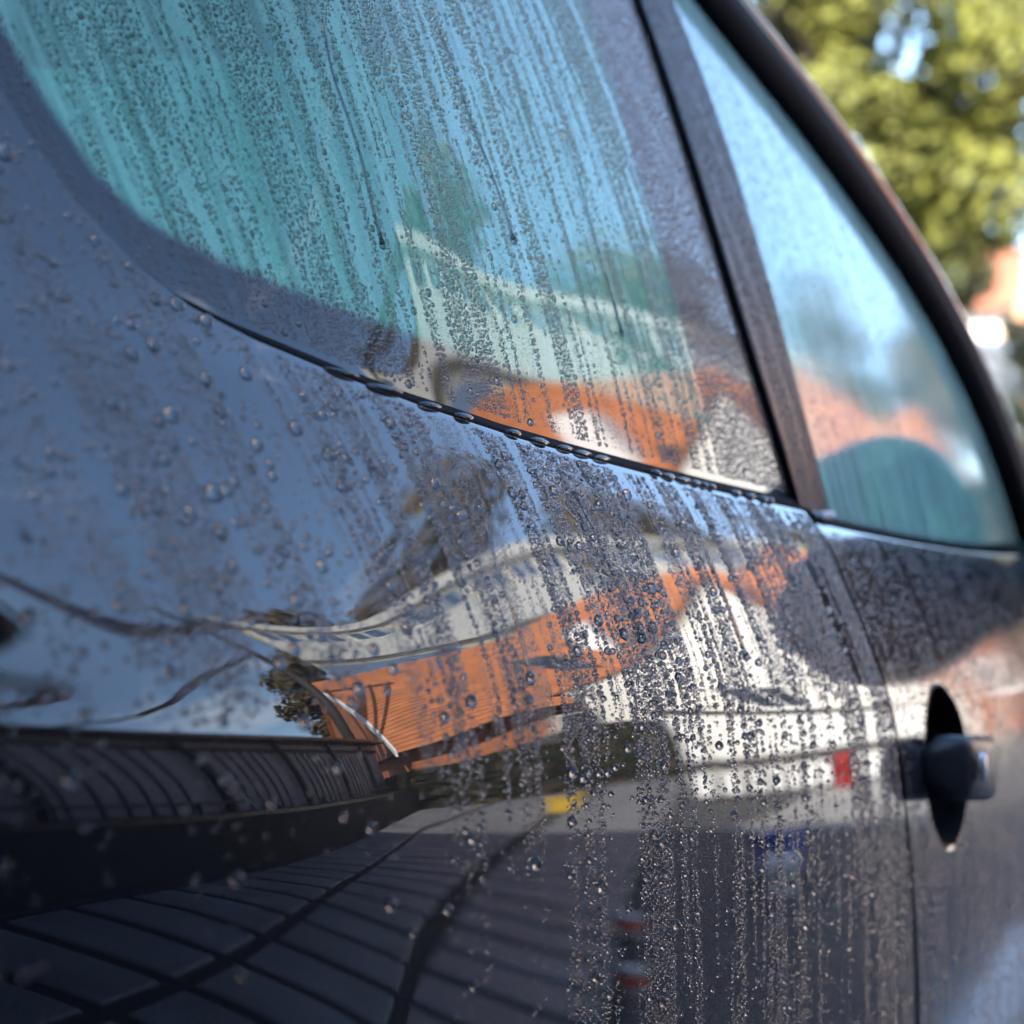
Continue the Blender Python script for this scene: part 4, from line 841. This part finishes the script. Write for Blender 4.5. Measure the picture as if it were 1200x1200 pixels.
hg = thing('clipped_hedge', 'dark clipped hedge beside the white house wing, straight ahead of the car', 'hedge', None, (12.2, .6, 0))
g = np.random.default_rng(77); n = 5200
Pp = np.stack([g.uniform(-.5, .5, n), g.uniform(-1.35, 2.2, n), g.uniform(.03, 1.95, n)], -1); k = g.integers(0, 3, n)
Pp[k == 0, 0] = -.5 + g.normal(0, .04, (k == 0).sum()); Pp[k == 1, 2] = 1.95 + g.normal(0, .04, (k == 1).sum())
uu = g.normal(0, 1, (n, 3)); uu /= np.linalg.norm(uu, axis=1, keepdims=True); vv = np.cross(uu, g.normal(0, 1, (n, 3))); vv /= np.linalg.norm(vv, axis=1, keepdims=True); s_ = g.uniform(.04, .09, (n, 1))
me = npmesh('leaves', np.stack([Pp - uu * s_, Pp - vv * s_ * .6, Pp + uu * s_, Pp + vv * s_ * .6], 1).reshape(-1, 3), np.arange(4 * n).reshape(-1, 4)); obj('leaves', me, M['hedge'], hg)
MB().box((-.42, -1.3, 0), (.42, 2.12, 1.85)).build('twig_core', M['bark'], hg)
def leafy(name, label, cat, pts, w, h, seed, n):
    g = np.random.default_rng(seed); p0, p1 = np.array(pts[0][:2]), np.array(pts[1][:2]); d = (p1 - p0); L_ = np.linalg.norm(d); d /= L_; nn = np.array([-d[1], d[0]])
    o = thing(name, label, cat, None, (p0[0], p0[1], 0)); a, b, c = g.uniform(0, L_, n), g.uniform(-w / 2, w / 2, n), h * g.uniform(.03, 1, n) * (1 + .12 * np.sin(np.arange(n) * 0)); k = g.integers(0, 3, n)
    b[k == 0] = np.sign(b[k == 0]) * w / 2 + g.normal(0, .05, (k == 0).sum()); c[k == 1] = h + .10 * np.sin(a[k == 1] * 2.1) + g.normal(0, .05, (k == 1).sum())
    Pp = np.stack([d[0] * a + nn[0] * b, d[1] * a + nn[1] * b, c], -1); uu = g.normal(0, 1, (n, 3)); uu /= np.linalg.norm(uu, axis=1, keepdims=True); vv = np.cross(uu, g.normal(0, 1, (n, 3))); vv /= np.linalg.norm(vv, axis=1, keepdims=True); s_ = g.uniform(.05, .10, (n, 1))
    obj('leaves', npmesh('leaves', np.stack([Pp - uu * s_, Pp - vv * s_ * .6, Pp + uu * s_, Pp + vv * s_ * .6], 1).reshape(-1, 3), np.arange(4 * n).reshape(-1, 4)), M['hedge'], o)
    q = lambda a_, b_, z_: (d[0] * a_ + nn[0] * b_, d[1] * a_ + nn[1] * b_, z_); MB(q).box((0, -w * .4, 0), (L_, w * .4, h * .92)).build('twig_core', M['bark'], o)
leafy('low_hedge', 'low dark hedge along the foot of the orange brick house', 'hedge', (pol(-33.5, 14.2), pol(-22.6, 14.4)), .7, 1.0, 91, 5000)
# ------------------------------------------------------------------ small things standing about
def crate(name, label, cat, p, w, d, h, m, rot):
    o = thing(name, label, cat, None, p); o.rotation_euler = (0, 0, R(rot)); t_ = .03
    mb = MB(); mb.box((-w / 2, -d / 2, 0), (w / 2, d / 2, t_)); mb.box((-w / 2, -d / 2, t_), (w / 2, -d / 2 + t_, h)); mb.box((-w / 2, d / 2 - t_, t_), (w / 2, d / 2, h)); mb.box((-w / 2, -d / 2 + t_, t_), (-w / 2 + t_, d / 2 - t_, h)); mb.box((w / 2 - t_, -d / 2 + t_, t_), (w / 2, d / 2 - t_, h)); mb.build('body', m, o)
    MB().box((-w / 2 - .02, -d / 2 - .02, h), (w / 2 + .02, -d / 2 + .05, h + .04)).box((-w / 2 - .02, d / 2 - .05, h), (w / 2 + .02, d / 2 + .02, h + .04)).build('rim', m, o); return o
crate('grit_bin', 'yellow grit bin at the end of the slate pavement', 'bin', (9.7, -4.35, .004), .14, .14, .16, M['yellow'], EH)
crate('plastic_crate', 'blue plastic crate on the asphalt in front of the car', 'crate', (6.0, -1.95, .004), .17, .15, .13, M['blue'], 10)
crate('white_tub', 'white plastic tub beside the blue crate', 'tub', (5.50, -1.76, .004), .11, .10, .08, M['palewhite'], -12)
b = thing('red_bucket', 'round red bucket standing in the yard before the picket fence', 'bucket', None, (10.3, -2.95, .008))
MB().lathe([(.0, 0), (.10, 0), (.125, .26), (.135, .26), (.135, .28), (.115, .28), (.095, .02), (0, .02)], 20).build('body', M['red'], b, True)
MB().tube([(.125 * math.cos(a), 0, .27 + .12 * math.sin(a)) for a in np.linspace(0, math.pi, 13)], .008, 6).build('handle', M['black'], b, True)
for nm, lb, p, hh, rr2 in (('paint_tin', 'white paint tin with a red band, farther of two tins on the slate pavement edge', (4.62, -1.82, .02), .062, .030), ('paint_tin', 'white paint tin with a red band, nearer of two tins on the slate pavement edge', (3.9, -1.50, .02), .066, .031)):
    cn = thing(nm, lb, 'tin', 'paint tins on the pavement', p)
    MB().lathe([(0, 0), (rr2, 0), (rr2, hh * .28)], 18).build('base', M['palewhite'], cn, True); MB().lathe([(rr2 + .0006, hh * .28), (rr2 + .0006, hh * .78)], 18).build('band', M['conered'], cn, True)
    MB().lathe([(rr2, hh * .78), (rr2, hh * .96), (rr2 + .003, hh * .97), (rr2 + .003, hh), (0, hh)], 18).build('lid', M['palewhite'], cn, True)
